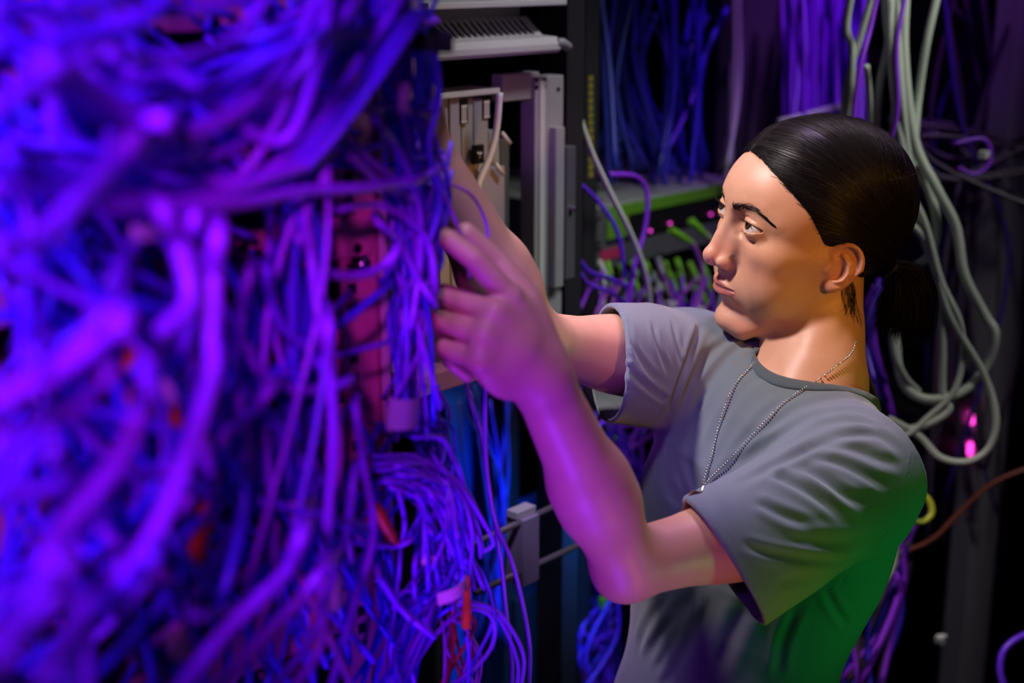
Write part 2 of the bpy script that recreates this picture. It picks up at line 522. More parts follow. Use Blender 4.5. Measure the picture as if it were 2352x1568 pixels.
post(duct2, 'plate', 980, 1196, 18, 52, YB + 0.06, 0.01, M_GREY, yref=30)
post(duct2, 'lip', 985, 1303, 2, 17, YB - 0.04, 0.10, M_LGREY, yref=10)

# ---------------------------------------------------------------- device with the green front, right of the centre rack
YC = 2.08
OC2 = RM * (RM.y * YC)
right_rack = root_at('server_rack', PL(1540, 1500, YC) - RZ * PL(1540, 1500, YC).z, 'dark open rack right of centre, holding the switch with the green front', 'rack')
post(right_rack, 'upright', 1340, 1372, 0, 0, YC - 0.03, 0.04, M_RACK, zb=0.0, zt=2.35)
post(right_rack, 'upright', 1702, 1796, 0, 0, YC + 0.02, 0.05, base_mat('olive_grey_steel', (0.085, 0.09, 0.075), 0.55), zb=0.0, zt=2.35, yref=200)
post(right_rack, 'base_frame', 1340, 1796, 0, 0, YC, 0.5, M_RACK, zb=0.0, zt=0.08)
post(right_rack, 'top_frame', 1340, 1796, 0, 0, YC, 0.5, M_RACK, zb=2.33, zt=2.37)
mm_ = MB()
for k in range(14):
    y_ = 175 + k * 17
    rbox(mm_, 1353, y_, 1362, y_ + 10, YC - 0.032, 0.002)
mm_.build('unit_marks', M_YEL, right_rack)
sw = root_at('network_switch', PL(1540, 520, YC), 'network switch with a grey lid and a lime green front strip, left of the face', 'network switch')
s0, s1 = PL(1362, 480, YC).dot(RU), PL(1760, 420, YC).dot(RU)
zt = PL(1440, 464, YC).z; zb_ = PL(1440, 552, YC).z
m = MB(); m.box(OC2, RU, RM, RZ, (s0, 0.004, zb_), (s1, 0.40, zt)); m.build('case', M_GREY, sw, bevel=0.001)
m = MB(); m.box(OC2, RU, RM, RZ, (s0 + 0.03, -0.004, zt - 0.020), (s1, 0.004, zt - 0.003)); m.build('green_strip', M_GREEN, sw)
m = MB(); m.box(OC2, RU, RM, RZ, (s0 + 0.03, -0.006, zb_ + 0.010), (s0 + 0.085, 0.003, zt - 0.004)); m.build('green_grille', M_GREEN, sw)
m = MB(); m.box(OC2, RU, RM, RZ, (s0 + 0.088, -0.005, zb_ + 0.004), (s1, 0.004, zt - 0.022)); m.build('front_panel', M_BLACK, sw)
m = MB(); m.box(OC2, RU, RM, RZ, (s0 - 0.012, -0.006, zb_), (s0 + 0.026, 0.0, zt - 0.002)); ear = m.build('rack_ear', M_DGREY, sw)
for zz in (zb_ + 0.010, zt - 0.014):
    m = MB(); c = OC2 + RU * (s0 + 0.004) + RM * -0.007 + RZ * zz; m.cyl(c, c - RM * 0.003, 0.004, 12); m.build('screw', M_STEEL, ear)
# second unit below
sw2 = root_at('patch_unit', PL(1540, 620, YC), 'dark patch unit with small pink lights under the green-fronted switch', 'patch unit')
zt2, zb2 = PL(1440, 556, YC).z, PL(1440, 606, YC).z
m = MB(); m.box(OC2, RU, RM, RZ, (s0, 0.0, zb2), (s1, 0.30, zt2)); m.build('case', M_DGREY, sw2, bevel=0.001)
m = MB(); rbox(m, 1380, 577, 1432, 588, YC - 0.004, 0.003); m.build('red_strip', M_LEDR, sw2)
for lx, ly in ((1494, 530), (1539, 513), (1592, 509), (1633, 492), (1658, 490)):
    c = PL(lx, ly, YC - 0.01); m = MB(); m.ball(c, 0.0028, 10, 8); m.build('led', M_LED, sw2, smooth=True)
sw3 = root_at('patch_unit', PL(1540, 720, YC), 'patch unit fanned with green plugs, behind the far T-shirt sleeve', 'patch unit')
zt3, zb3 = PL(1440, 622, YC).z, PL(1440, 720, YC).z
m = MB(); m.box(OC2, RU, RM, RZ, (s0, 0.03, zb3), (s1, 0.30, zt3)); m.build('case', M_BLACK, sw3, bevel=0.001)

# ---------------------------------------------------------------- block on two rails, lower centre
YD = 1.62
M_TB = base_mat('pale_mauve_plastic', (0.36, 0.31, 0.42), 0.4)
M_ROD = base_mat('dull_rod', (0.16, 0.15, 0.16), 0.4)
rails = []
for nm_, (xa, ya_, xb, yb_) in (('upper', (1060, 1262, 1330, 1136)), ('lower', (1090, 1362, 1340, 1246))):
    m = MB(); a = PL(xa, ya_, YD); b = PL(xb, yb_, YD)
    m.tube([a, b], 0.0042, 10); o = m.build('support_rail', M_ROD, smooth=True)
    tag(o, '%s of two thin grey rods carrying the white terminal block' % nm_, 'rod')
blk = root_at('terminal_block', PL(1226, 1340, YD), 'pale ribbed terminal block clipped between two thin rods beside the forearm', 'terminal block')
s0, s1 = PL(1203, 1250, YD - .012).dot(RU), PL(1237, 1250, YD - .012).dot(RU)
OD = RM * (RM.y * (YD - .012))
zt, zb_ = PL(1226, 1186, YD - .012).z, PL(1226, 1338, YD - .012).z
m = MB(); m.box(OD, RU, RM, RZ, (s0, 0.0, zb_), (s1, 0.03, zt)); m.build('housing', M_TB, blk, bevel=0.0012)
for k in range(20):
    z0 = zb_ + (zt - zb_) * (k + 0.15) / 20
    m = MB(); m.box(OD, RU, RM, RZ, (s1, 0.002, z0), (s1 + 0.0035, 0.026, z0 + (zt - zb_) / 20 * 0.6)); m.build('rib', M_TB, blk)
m = MB(); m.box(OD, RU, RM, RZ, (s0 - 0.005, 0.006, zt), (s1 + 0.002, 0.024, zt + 0.010)); m.build('clip', M_LGREY, blk, bevel=0.001)
# blue-lit cabinet behind them
blue = root_at('cabinet', PL(1150, 1500, 2.35) - RZ * PL(1150, 1500, 2.35).z, 'blue cabinet standing low behind the white terminal block', 'cabinet')
M_BLUE = base_mat('blue_cabinet_paint', (0.01, 0.08, 0.62), 0.5, noise_amt=0.3, nscale=9)
post(blue, 'side_panel', 1030, 1185, 905, 1568, 2.35, 0.25, M_BLUE, zb=0.0, yref=1200)
post(blue, 'door', 1190, 1292, 1140, 1290, 2.30, 0.02, M_BLUE, yref=1200)
post(blue, 'handle', 1158, 1178, 1036, 1046, 2.30, 0.02, M_LGREY, yref=1040)
cab2 = root_at('cabinet', PL(1245, 1500, 2.2) - RZ * PL(1245, 1500, 2.2).z, 'black cabinet corner between the blue cabinet and the elbow', 'cabinet')
post(cab2, 'body', 1185, 1310, 1350, 1568, 2.2, 0.3, M_RACK, zb=0.0, yref=1400)
post(cab2, 'post', 1160, 1192, 870, 1568, 2.22, 0.05, M_RACK, zb=0.0, yref=1200)

# ---------------------------------------------------------------- far rack at right
YE = 1.86
far_rack = root_at('server_rack', PL(2150, 1400, YE) - RZ * PL(2150, 1400, YE).z, 'dim far rack at the right edge behind the hanging grey cables', 'rack')
OE = RM * (RM.y * YE)
post(far_rack, 'upright', 2262, 2322, 0, 0, YE - 0.35, 0.04, base_mat('far_post_paint', (0.50, 0.44, 0.47), 0.5), zb=0.0, zt=2.4, yref=900)
post(far_rack, 'upright', 2010, 2040, 0, 0, YE + 0.3, 0.05, M_RACK, zb=0.0, zt=2.4, yref=900)
post(far_rack, 'back_panel', 1990, 2500, 0, 0, YE + 0.6, 0.02, M_RACK, zb=0.0, zt=2.4, yref=900)
post(far_rack, 'base_frame', 1990, 2500, 0, 0, YE, 0.4, M_RACK, zb=0.0, zt=0.1, yref=900)
post(far_rack, 'top_frame', 1990, 2500, 0, 0, YE, 0.4, M_RACK, zb=2.4, zt=2.44, yref=900)
for (x0, x1, y0, y1, lbl) in ((2085, 2200, 10, 60, 'upper dim magenta module in the far rack at top right'), (2075, 2190, 110, 150, 'lower dim magenta module in the far rack at top right'),
                              (2100, 2300, 900, 1060, 'dark unit with two glowing magenta lights low in the far rack')):
    t = root_at('rack_module', PL((x0 + x1) / 2, y1, YE + .1), lbl, 'rack module')
    YM = YE + 0.10 if y1 < 300 else YE - 0.32
    post(t, 'case', x0, x1, y0, y1, YM, 0.25, base_mat('mauve_plastic', (0.20, 0.07, 0.15), 0.5, noise_amt=0.8, nscale=90) if y1 < 300 else M_BLACK, yref=(y0 + y1) / 2)
    if y1 > 300:
        for lx, ly in ((2243, 957), (2240, 1027)):
            m = MB(); rbox(m, lx - 9, ly - 8, lx + 9, ly + 8, YM - 0.01, 0.01); m.build('indicator_light', M_LED2, t, bevel=0.001)
bar = MB(); bar.tube([P(1790, 280, 2.35), P(1940, 242, 2.45)], 0.006, 10)
tag(bar.build('cable_bar', M_LGREY, smooth=True), 'thin light bar crossing the violet cable curtain just above the head', 'bar')


# ================================================================ CABLES
def cable_mat(name, col, rough=0.38):
    return base_mat(name, col, rough, spec=0.5)


C_VIO = cable_mat('violet_cable', (0.30, 0.045, 0.85))
C_BLU = cable_mat('blue_cable', (0.06, 0.035, 0.80))
C_IND = cable_mat('indigo_cable', (0.15, 0.03, 0.85))
C_MAG = cable_mat('mauve_cable', (0.45, 0.10, 0.60))
C_GRY = cable_mat('grey_cable', (0.50, 0.52, 0.46))
C_WHT = cable_mat('white_cable', (0.70, 0.70, 0.66))
C_RED = cable_mat('red_cable', (0.42, 0.03, 0.04))
C_YEL = cable_mat('yellow_cable', (0.60, 0.62, 0.05))
C_GRN = cable_mat('green_plug', (0.22, 0.60, 0.03))
C_ORG = cable_mat('orange_boot', (0.80, 0.16, 0.02))
C_TAG = cable_mat('pink_white_tag', (0.80, 0.50, 0.62), 0.3)
C_BGB = cable_mat('deep_blue_cable', (0.04, 0.05, 0.42))
C_BGV = cable_mat('bright_violet_cable', (0.28, 0.03, 0.80))
C_BGD = cable_mat('dim_mauve_cable', (0.085, 0.05, 0.095))
C_BGI = cable_mat('dimmed_indigo_cable', (0.05, 0.02, 0.28))  # indigo cable again, darkened: the far tangle's dimness is in the colour


def cable(px, Y, r, mat, label, group=None, seg=8, sides=8, jit=0.0, d=None, name='cable', cat='cable', build=True):
    """px: photo pixels the cable passes; Y: plane value(s) for PL, or d: camera depth(s) for P"""
    n = len(px)
    if d is not None:
        dd = np.interp(np.linspace(0, 1, n), np.linspace(0, 1, len(np.atleast_1d(d))), np.atleast_1d(d))
        pts = [P(x, y, k) for (x, y), k in zip(px, dd)]
    else:
        yy = np.interp(np.linspace(0, 1, n), np.linspace(0, 1, len(np.atleast_1d(Y))), np.atleast_1d(Y))
        pts = [(PL(x, y, k + (rng.normal(0, jit) if jit else 0)) if k > 0 else P(x, y, -k + (rng.normal(0, jit) if jit else 0))) for (x, y), k in zip(px, yy)]
    if d is None:
        for e_ in (0, -1):
            (x, y), k = px[e_], (Y if np.isscalar(Y) else Y[e_])
            if 0 < k < 1.16 and -10 < x < 1010 and -10 < y < 1578:
                p_ = PL(x + (-1 if e_ == 0 else 1) * 14 * (1 if x < 500 else -1), y - 10, YA + 0.05)
                pts = [p_] + pts if e_ == 0 else pts + [p_]
    S = spline(pts, seg)
    V_, Q_ = tube_arrays(S, r, sides, caps=True)
    if not build:
        return V_, Q_, S
    n_ = len(V_)
    o = link(name, mesh_quads(name, V_, Q_), mat)
    # bring the origin to the cable's first point
    c = Vector(S[0]); o.data.transform(Matrix.Translation(-c)); o.location = c
    tag(o, label, cat, group)
    return o, S


def boot_on(o, S, at, mat, length=0.03, r=0.005, name='boot', label=None):
    """a moulded plug boot on the cable at one end"""
    if at == 0: a, b = Vector(S[0]), Vector(S[1])
    else: a, b = Vector(S[-1]), Vector(S[-2])
    dr = (b - a).normalized()
    m = MB()
    ps = [a - dr * length * 0.55, a - dr * length * 0.5, a, a + dr * length * 0.5, a + dr * length]
    m.tube(ps, [r * 0.9, r * 1.15, r * 1.1, r * 0.85, r * 0.5], 10)
    for k in range(5):
        q = a + dr * length * (0.15 + 0.14 * k); m.cyl(q, q + dr * length * 0.06, r * 1.05 - r * 0.1 * k, 10)
    bo = m.build(name, mat, o, smooth=False)
    if label: bo['label'] = label
    return bo


ZA = lambda L: [(x * .5102, y * .5102) for x, y in L]
ZB = lambda L: [(x * .5102, 768 + y * .5102) for x, y in L]
ZC = lambda L: [(700 + x * .4578, 850 + y * .4578) for x, y in L]

# -- cables traced one by one in the blurred tangle at left: pixels, plane, radius, material, where it is
TR = [
    (ZA([(-60, 500), (130, 400), (280, 330), (420, 210), (560, 90), (760, 60), (1000, 20), (1150, -40)]), (0.72, 0.86), 0.0038, C_VIO),
    (ZA([(420, 220), (700, 270), (950, 230), (1100, 130), (1200, -20)]), (0.85, 0.9), 0.0035, C_VIO),
    (ZA([(230, 360), (420, 480), (560, 580), (700, 620), (900, 590), (1100, 480), (1250, 330), (1400, 60), (1420, -40)]), (0.8, 0.95), 0.0036, C_VIO),
    (ZA([(180, 280), (330, 350), (480, 450), (640, 530), (760, 540)]), (0.72, 0.8), 0.0042, C_VIO),
    (ZA([(560, 420), (850, 430), (1050, 390), (1250, 270), (1420, 120), (1500, -40)]), (0.88, 0.98), 0.0033, C_IND),
    (ZA([(520, 700), (760, 620), (1000, 530), (1200, 360), (1350, 230), (1440, -40)]), (0.84, 1.0), 0.0034, C_VIO),
    (ZA([(640, 560), (480, 760), (350, 900), (180, 1060), (-60, 1130)]), (0.82, 0.72), 0.0046, C_VIO),
    (ZA([(-60, 850), (300, 850), (600, 900), (900, 900), (1200, 800), (1450, 700), (1560, 500)]), (0.75, 1.0), 0.0038, C_VIO),
    (ZA([(600, 720), (800, 710), (1000, 680), (1200, 560), (1350, 420), (1450, 300)]), (0.88, 1.02), 0.0034, C_VIO),
    (ZA([(400, 930), (800, 930), (1100, 910), (1350, 860), (1600, 850), (1764, 830), (1900, 800)]), (0.82, 1.05), 0.0034, C_VIO),
    (ZA([(1450, -40), (1430, 400), (1460, 700), (1450, 820), (1380, 950), (1400, 1150), (1450, 1568)]), (0.98, 0.98), 0.0026, C_VIO),
    (ZA([(1350, 190), (1450, 160), (1620, 150), (1764, 120), (1960, 100)]), (0.95, 1.05), 0.0026, C_VIO),
    (ZA([(1470, 560), (1530, 590), (1640, 700), (1764, 800), (1850, 900)]), (1.0, 1.08), 0.0028, C_VIO),
    (ZA([(1480, 580), (1560, 520), (1640, 490), (1764, 480), (1950, 520)]), (1.0, 1.1), 0.0024, C_VIO),
    (ZA([(1340, 1050), (1380, 1130), (1450, 1220), (1600, 1240), (1720, 1200), (1800, 1100)]), (0.98, 1.05), 0.0030, C_VIO),
    (ZA([(1130, 1200), (1080, 1400), (1080, 1568)]) + ZB([(1110, 60), (1160, 150), (1280, 240), (1420, 250), (1580, 205)]), (0.96, 1.0), 0.0034, C_VIO),
    (ZA([(1200, 1180), (1220, 1350), (1280, 1480), (1400, 1580), (1440, 1660)]), (0.98, 1.0), 0.0030, C_IND),
    (ZA([(880, 950), (850, 1100), (880, 1300), (830, 1568)]) + ZB([(850, 30), (890, 250), (900, 420), (940, 600), (955, 760)]), (0.85, 0.9), 0.0038, C_VIO),
    (ZA([(700, 900), (800, 1100), (850, 1350)]) + ZB([(720, 0), (670, 150), (640, 300), (560, 520), (450, 680), (330, 820), (230, 950), (200, 1100), (120, 1250), (-40, 1420)]), (0.85, 0.70), 0.0048, C_VIO),
    (ZB([(560, -80), (460, 20), (300, 130), (120, 230), (-40, 320)]), (0.72, 0.70), 0.0050, C_VIO),
    (ZA([(980, 1000), (960, 1250)]) + ZB([(950, 0), (960, 140), (900, 380), (850, 520), (770, 740), (680, 920), (560, 1080), (420, 1190), (340, 1300), (160, 1600)]), (0.86, 0.72), 0.0046, C_VIO),
    (ZB([(1240, 220), (1130, 350), (1000, 470), (900, 620), (820, 800)]), (0.95, 0.90), 0.0034, C_VIO),
    (ZB([(1100, 250), (1180, 330), (1280, 460), (1350, 560), (1460, 680)]), (0.98, 1.0), 0.0036, C_IND),
    (ZB([(900, 250), (950, 330), (1050, 450), (1120, 650), (1140, 800)]), (1.0, 1.0), 0.0028, C_IND),
    (ZB([(1480, -100), (1490, 200), (1500, 500), (1470, 900), (1450, 1100), (1440, 1400), (1300, 1620)]), (0.93, 0.90), 0.0029, C_VIO),
    (ZB([(-40, 720), (250, 700), (500, 640), (720, 620), (850, 600)]), (0.78, 0.85), 0.0036, C_VIO),
    (ZB([(240, 500), (270, 650), (280, 900), (300, 1100), (380, 1300), (400, 1600)]), (0.80, 0.82), 0.0036, C_VIO),
    (ZB([(1600, 600), (1560, 900), (1500, 1100), (1380, 1400), (1200, 1620)]), (1.0, 0.95), 0.0028, C_VIO),
    (ZB([(1600, 300), (1640, 600), (1680, 900), (1600, 1200), (1480, 1620)]), (1.0, 1.0), 0.0026, C_VIO),
    (ZB([(1380, 850), (1300, 1050), (1180, 1180), (980, 1380), (800, 1620)]), (0.86, 0.78), 0.0040, C_VIO),
    (ZB([(1500, 1000), (1300, 1250), (1150, 1400), (960, 1620)]), (0.88, 0.82), 0.0036, C_VIO),
    (ZB([(700, 950), (600, 1100), (420, 1250), (330, 1400), (300, 1600)]), (0.76, 0.72), 0.0042, C_IND),
    (ZB([(300, 1000), (260, 1150), (150, 1300), (0, 1500)]), (0.70, 0.68), 0.0042, C_VIO),
    (ZB([(-20, 1150), (150, 1020), (300, 900), (470, 800)]), (0.72, 0.8), 0.0038, C_IND),
    (ZB([(860, 1270), (1000, 1250), (1100, 1230), (1180, 1150)]), (0.88, 0.92), 0.0030, C_VIO),
    (ZB([(120, 60), (200, 250), (160, 450), (40, 620), (-40, 760)]), (0.74, 0.70), 0.0040, C_IND),
    (ZB([(500, 150), (420, 260), (250, 380), (60, 440), (-40, 520)]), (0.76, 0.72), 0.0036, C_VIO),
    (ZA([(-60, 200), (120, 230), (330, 160), (560, 130), (700, 40), (760, -40)]), (0.74, 0.82), 0.0040, C_IND),
    (ZA([(-60, 20), (200, 60), (420, 20), (600, -60)]), (0.70, 0.76), 0.0042, C_IND),
    (ZA([(0, 700), (180, 760), (420, 800), (600, 780), (900, 640)]), (0.78, 0.9), 0.0040, C_IND),
]
def place(x, y):
    h_ = 'far left' if x < 130 else 'left' if x < 330 else 'inner left' if x < 560 else 'left-centre' if x < 760 else 'centre'
    v_ = 'top' if y < 130 else 'upper' if y < 420 else 'upper-middle' if y < 640 else 'middle' if y < 880 else 'lower-middle' if y < 1130 else 'lower' if y < 1400 else 'bottom'
    return v_ + ' ' + h_


seen_ = {}
for i, (px, Y, r, m_) in enumerate(TR):
    a_, c_, b_ = px[0], px[len(px) // 2], px[-1]
    lb = '%s violet cable from %s past %s to %s' % ('thick' if r >= 0.0036 else 'medium', place(*a_), place(*c_), place(*b_))
    lb = lb.replace('lower-middle', 'low-middle')
    if lb in seen_: lb += ', lower one' if c_[1] > seen_[lb] else ', upper one'
    seen_[lb] = c_[1]
    cable(px, Y, r, m_, lb, None, seg=10, sides=10)


STV, STQ, STM, STN = [], [], [], [0]       # cables past the three hundred largest go into one stuff object
STMATS = []


def to_stuff(V_, Q_, mat):
    STV.append(V_); STQ.append(Q_ + STN[0]); STN[0] += len(V_)
    if mat not in STMATS: STMATS.append(mat)
    STM.append(np.full(len(Q_), STMATS.index(mat), np.int32))


def field(n, starts, mids, ends, Y, r, mats, label, group, wob=9, seg=8, sides=7, jit=0.008, extra=0, solo=None, keep=0.0, auto=None):
    """n separate cables from a start region over middle regions to an end region (each region x0,y0,x1,y1 in photo pixels)"""
    solo = n if solo is None else solo
    for i in range(n):
        pts = []
        u_ = rng.uniform(0, 1)
        for reg in [starts] + mids + [ends]:
            if keep:
                pts.append((reg[0] + (reg[2] - reg[0]) * (u_ + rng.normal(0, keep)), rng.uniform(reg[1], reg[3]))); continue
            pts.append((rng.uniform(reg[0], reg[2]), rng.uniform(reg[1], reg[3])))
        out = [pts[0]]
        for a, b in zip(pts[:-1], pts[1:]):
            for k in range(1, extra + 1):
                f_ = k / (extra + 1)
                out.append((a[0] + (b[0] - a[0]) * f_ + rng.normal(0, wob), a[1] + (b[1] - a[1]) * f_ + rng.normal(0, wob)))
            out.append(b)
        y0 = rng.uniform(*Y)
        if i >= solo:
            m_ = mats[int(rng.integers(len(mats)))]
            V_, Q_, _ = cable(out, (y0, y0 + rng.normal(0, 0.04)), rng.uniform(*r), None, None, seg=6, sides=5, jit=jit, build=False)
            to_stuff(V_, Q_, m_); continue
        lb_ = label
        if auto:
            q_ = [place(*out[0]), place(*out[len(out) // 2]), place(*out[-1])]
            lb_ = '%s cable from %s past %s to %s' % (auto, q_[0], q_[1], q_[2])
        cable(out, (y0, y0 + rng.normal(0, 0.04)), rng.uniform(*r), mats[int(rng.integers(len(mats)))], lb_, group, seg=seg, sides=sides, jit=jit)


# swags along the top left, gathered to the strap
field(30, (-120, -40, 250, 420), [(150, 120, 420, 420), (420, 120, 700, 420)], (720, -60, 980, 60), (0.92, 1.12), (0.0024, 0.0036), [C_IND, C_BLU, C_VIO, C_IND],
      'violet cable swinging from the far left up to the strapped bundle', 'cables swinging up to the strapped bundle', auto='violet swag', solo=24)
# falls from the middle panel to lower left
field(34, (-60, 420, 480, 760), [(60, 760, 640, 960), (0, 1050, 620, 1250)], (-120, 1300, 500, 1640), (0.88, 1.10), (0.0022, 0.0036), [C_IND, C_BLU, C_VIO, C_BLU],
      'violet cable falling from the middle of the near rack to the lower left', 'cables falling to the lower left', auto='fallen violet', solo=26)
# verticals at the right part of the tangle
field(16, (560, -40, 900, 60), [(600, 300, 760, 470), (560, 700, 750, 900)], (480, 1100, 800, 1640), (0.98, 1.10), (0.0018, 0.0027), [C_IND, C_VIO, C_BLU],
      'violet cable hanging in front of the pink upright of the near rack', 'cables hanging before the pink upright', auto='hanging slim violet', solo=14)
field(20, (520, 640, 880, 1100), [(380, 900, 780, 1200)], (300, 1200, 880, 1640), (1.02, 1.14), (0.0018, 0.003), [C_BLU, C_IND, C_MAG],
      'violet cable crossing low over the port strips of the near rack', 'cables crossing the lower port strips', auto='low crossing violet', solo=10)
# strapped vertical bundle
strap_c = (936, 88)
for i in range(24):
    x0 = rng.uniform(872, 1000); t_ = (x0 - 936) / 64
    xb = rng.uniform(880, 1010)
    cable([(900 + rng.normal(0, 40) + 60 * t_, -60), (936 + 55 * t_, 30), (936 + 50 * t_, 90), (940 + 64 * t_ + rng.normal(0, 6), 200), (xb, 330), (xb + rng.normal(10, 25), 470), (rng.uniform(880, 1010), 640)],
          (1.04 + rng.uniform(-.03, .03) - 0.02 * abs(t_), 1.13), rng.uniform(0.0013, 0.0022), [C_IND, C_VIO, C_BLU][i % 3],
          'thin violet cable gathered by the black strap at top centre', 'cables gathered by the black strap', seg=6, sides=6, jit=0.006)
a = PL(876, 80, 1.05); b = PL(992, 84, 1.05)
m = MB(); cen = (a + b) / 2; half = (b - a).length / 2; ux = (b - a).normalized()
ring = [cen + ux * half * math.cos(t) * 1.02 - RM * (0.034 * math.sin(t)) - RZ * 0.004 * math.sin(t) for t in np.linspace(0, 2 * math.pi, 41)]
Vr = []
for p_ in ring:
    o_ = (p_ - cen); o_.z = 0; o_.normalize()
    for dx, dz in ((-0.001, -0.006), (0.0015, -0.006), (0.0015, 0.006), (-0.001, 0.006)): Vr.append(p_ + o_ * dx + RZ * dz)
m.add(Vr, [(i * 4 + k, i * 4 + (k + 1) % 4, (i + 1) * 4 + (k + 1) % 4, (i + 1) * 4 + k) for i in range(40) for k in range(4)])
m.build('strap', base_mat('black_velcro', (0.006, 0.005, 0.008), 0.9))
tag(bpy.data.objects['strap'], 'black strap tied round the vertical bundle of violet cables at top centre', 'strap')

# bundle beside the upright, in front of the hands
field(24, (880, 300, 1040, 430), [(900, 520, 1020, 620), (890, 700, 985, 800)], (880, 900, 1010, 1000), (1.10, 1.17), (0.0012, 0.0021), [C_IND, C_VIO, C_BLU],
      'thin violet cable running down beside the hands', 'cables running down beside the hands', solo=14)
for px, Y, r, m_, lb in (
    ([(860, 500), (920, 560), (960, 640), (1000, 700)], (1.04, 1.06), 0.0024, C_VIO, 'violet cable passing left of the curled fingers'),
    ([(1010, 430), (1035, 480), (1065, 560), (1080, 640)], (1.10, 1.12), 0.0015, C_MAG, 'mauve cable bending over the near wrist and index finger'),
    ([(1030, 420), (1085, 450), (1118, 520), (1118, 600)], (1.14, 1.16), 0.0013, C_MAG, 'thin mauve loop crossing the far forearm'),
    ([(780, 330), (850, 400), (900, 440), (960, 420), (1010, 380)], (1.02, 1.08), 0.0026, C_VIO, 'violet cable slung below the white speckled edge'),
    ([(770, 480), (860, 470), (930, 500), (985, 560), (1000, 680)], (1.03, 1.07), 0.0024, C_VIO, 'violet cable arching over the pink upright toward the fingers'),
    ([(860, 270), (905, 330), (940, 400), (965, 500), (960, 640), (940, 760)], (1.03, 1.08), 0.0026, C_VIO, 'violet cable dropping from the strap past the fingertips'),
    ([(1000, 100), (1008, 220), (985, 340), (1010, 450), (985, 560), (935, 680), (930, 820)], (1.06, 1.1), 0.0023, C_IND, 'long violet cable at the right side of the strapped bundle'),
    ([(770, 370), (830, 345), (900, 330), (950, 360), (1020, 350)], (1.04, 1.1), 0.0022, C_IND, 'indigo cable crossing above the fingers from left to right'),
):
    cable(px, Y, r, m_, lb, None, seg=9, sides=9)

# fan of thin cables falling right of the near rack
FAN = [
    [(340, 430), (520, 430), (640, 480), (760, 560), (860, 700), (935, 830), (940, 880), (880, 920)],
    [(360, 500), (560, 500), (700, 640), (800, 760), (870, 850), (880, 940)],
    [(400, 540), (600, 620), (700, 800), (730, 960)],
    [(540, 330), (680, 340), (740, 430), (780, 520), (830, 700), (870, 800), (890, 900)],
    [(350, 470), (540, 460), (680, 560), (780, 700), (830, 850), (800, 1000)],
    [(380, 560), (560, 560), (680, 680), (740, 840), (760, 1000), (740, 1200)],
    [(420, 580), (560, 640), (640, 780), (680, 900), (700, 1100)],
    [(560, 620), (590, 680), (600, 850), (590, 960), (610, 1015)],
    [(560, 930), (550, 1050), (560, 1160), (630, 1310)],
    [(440, 480), (600, 470), (720, 520), (820, 620), (900, 780)],
    [(460, 520), (620, 540), (730, 640), (800, 800), (850, 980), (900, 1100)],
    [(470, 590), (500, 760), (480, 900), (470, 1040), (440, 1200)],
    [(620, 600), (700, 720), (760, 880), (820, 980), (850, 1100)],
]
for px in FAN:
    cable(ZC(px), (1.10, 1.14), rng.uniform(0.0016, 0.0021), C_VIO, 'bright violet cable of the fan that arches down right of the near rack', 'bright fan of violet cables', seg=8, sides=8)
field(26, (880, 1040, 960, 1110), [(960, 1080, 1060, 1180)], (960, 1220, 1090, 1380), (1.12, 1.18), (0.0012, 0.0018), [C_VIO, C_IND], 'bright violet cable of the fan that arches down right of the near rack',
      'bright fan of violet cables', solo=20)
field(24, (900, 880, 1010, 1000), [(960, 1000, 1050, 1060)], (940, 1180, 1100, 1320), (1.16, 1.22), (0.0010, 0.0016), [C_BLU, C_IND], 'dark blue cable inside the fan right of the near rack', 'dark blue cables inside the fan', solo=0)
field(34, (960, 1250, 1060, 1400), [(900, 1380, 1000, 1480)], (860, 1568, 960, 1680), (1.12, 1.2), (0.0012, 0.0019), [C_IND, C_BLU, C_VIO], 'violet cable sweeping down to the lower edge under the white label',
      'cables sweeping down under the white label', solo=0)
field(12, (980, 1350, 1080, 1450), [(1020, 1440, 1110, 1500)], (1000, 1568, 1110, 1680), (1.15, 1.2), (0.0013, 0.0018), [C_RED, C_MAG, C_RED], 'dark red cable at the bottom below the orange boot', 'dark red cables at the bottom', solo=0)
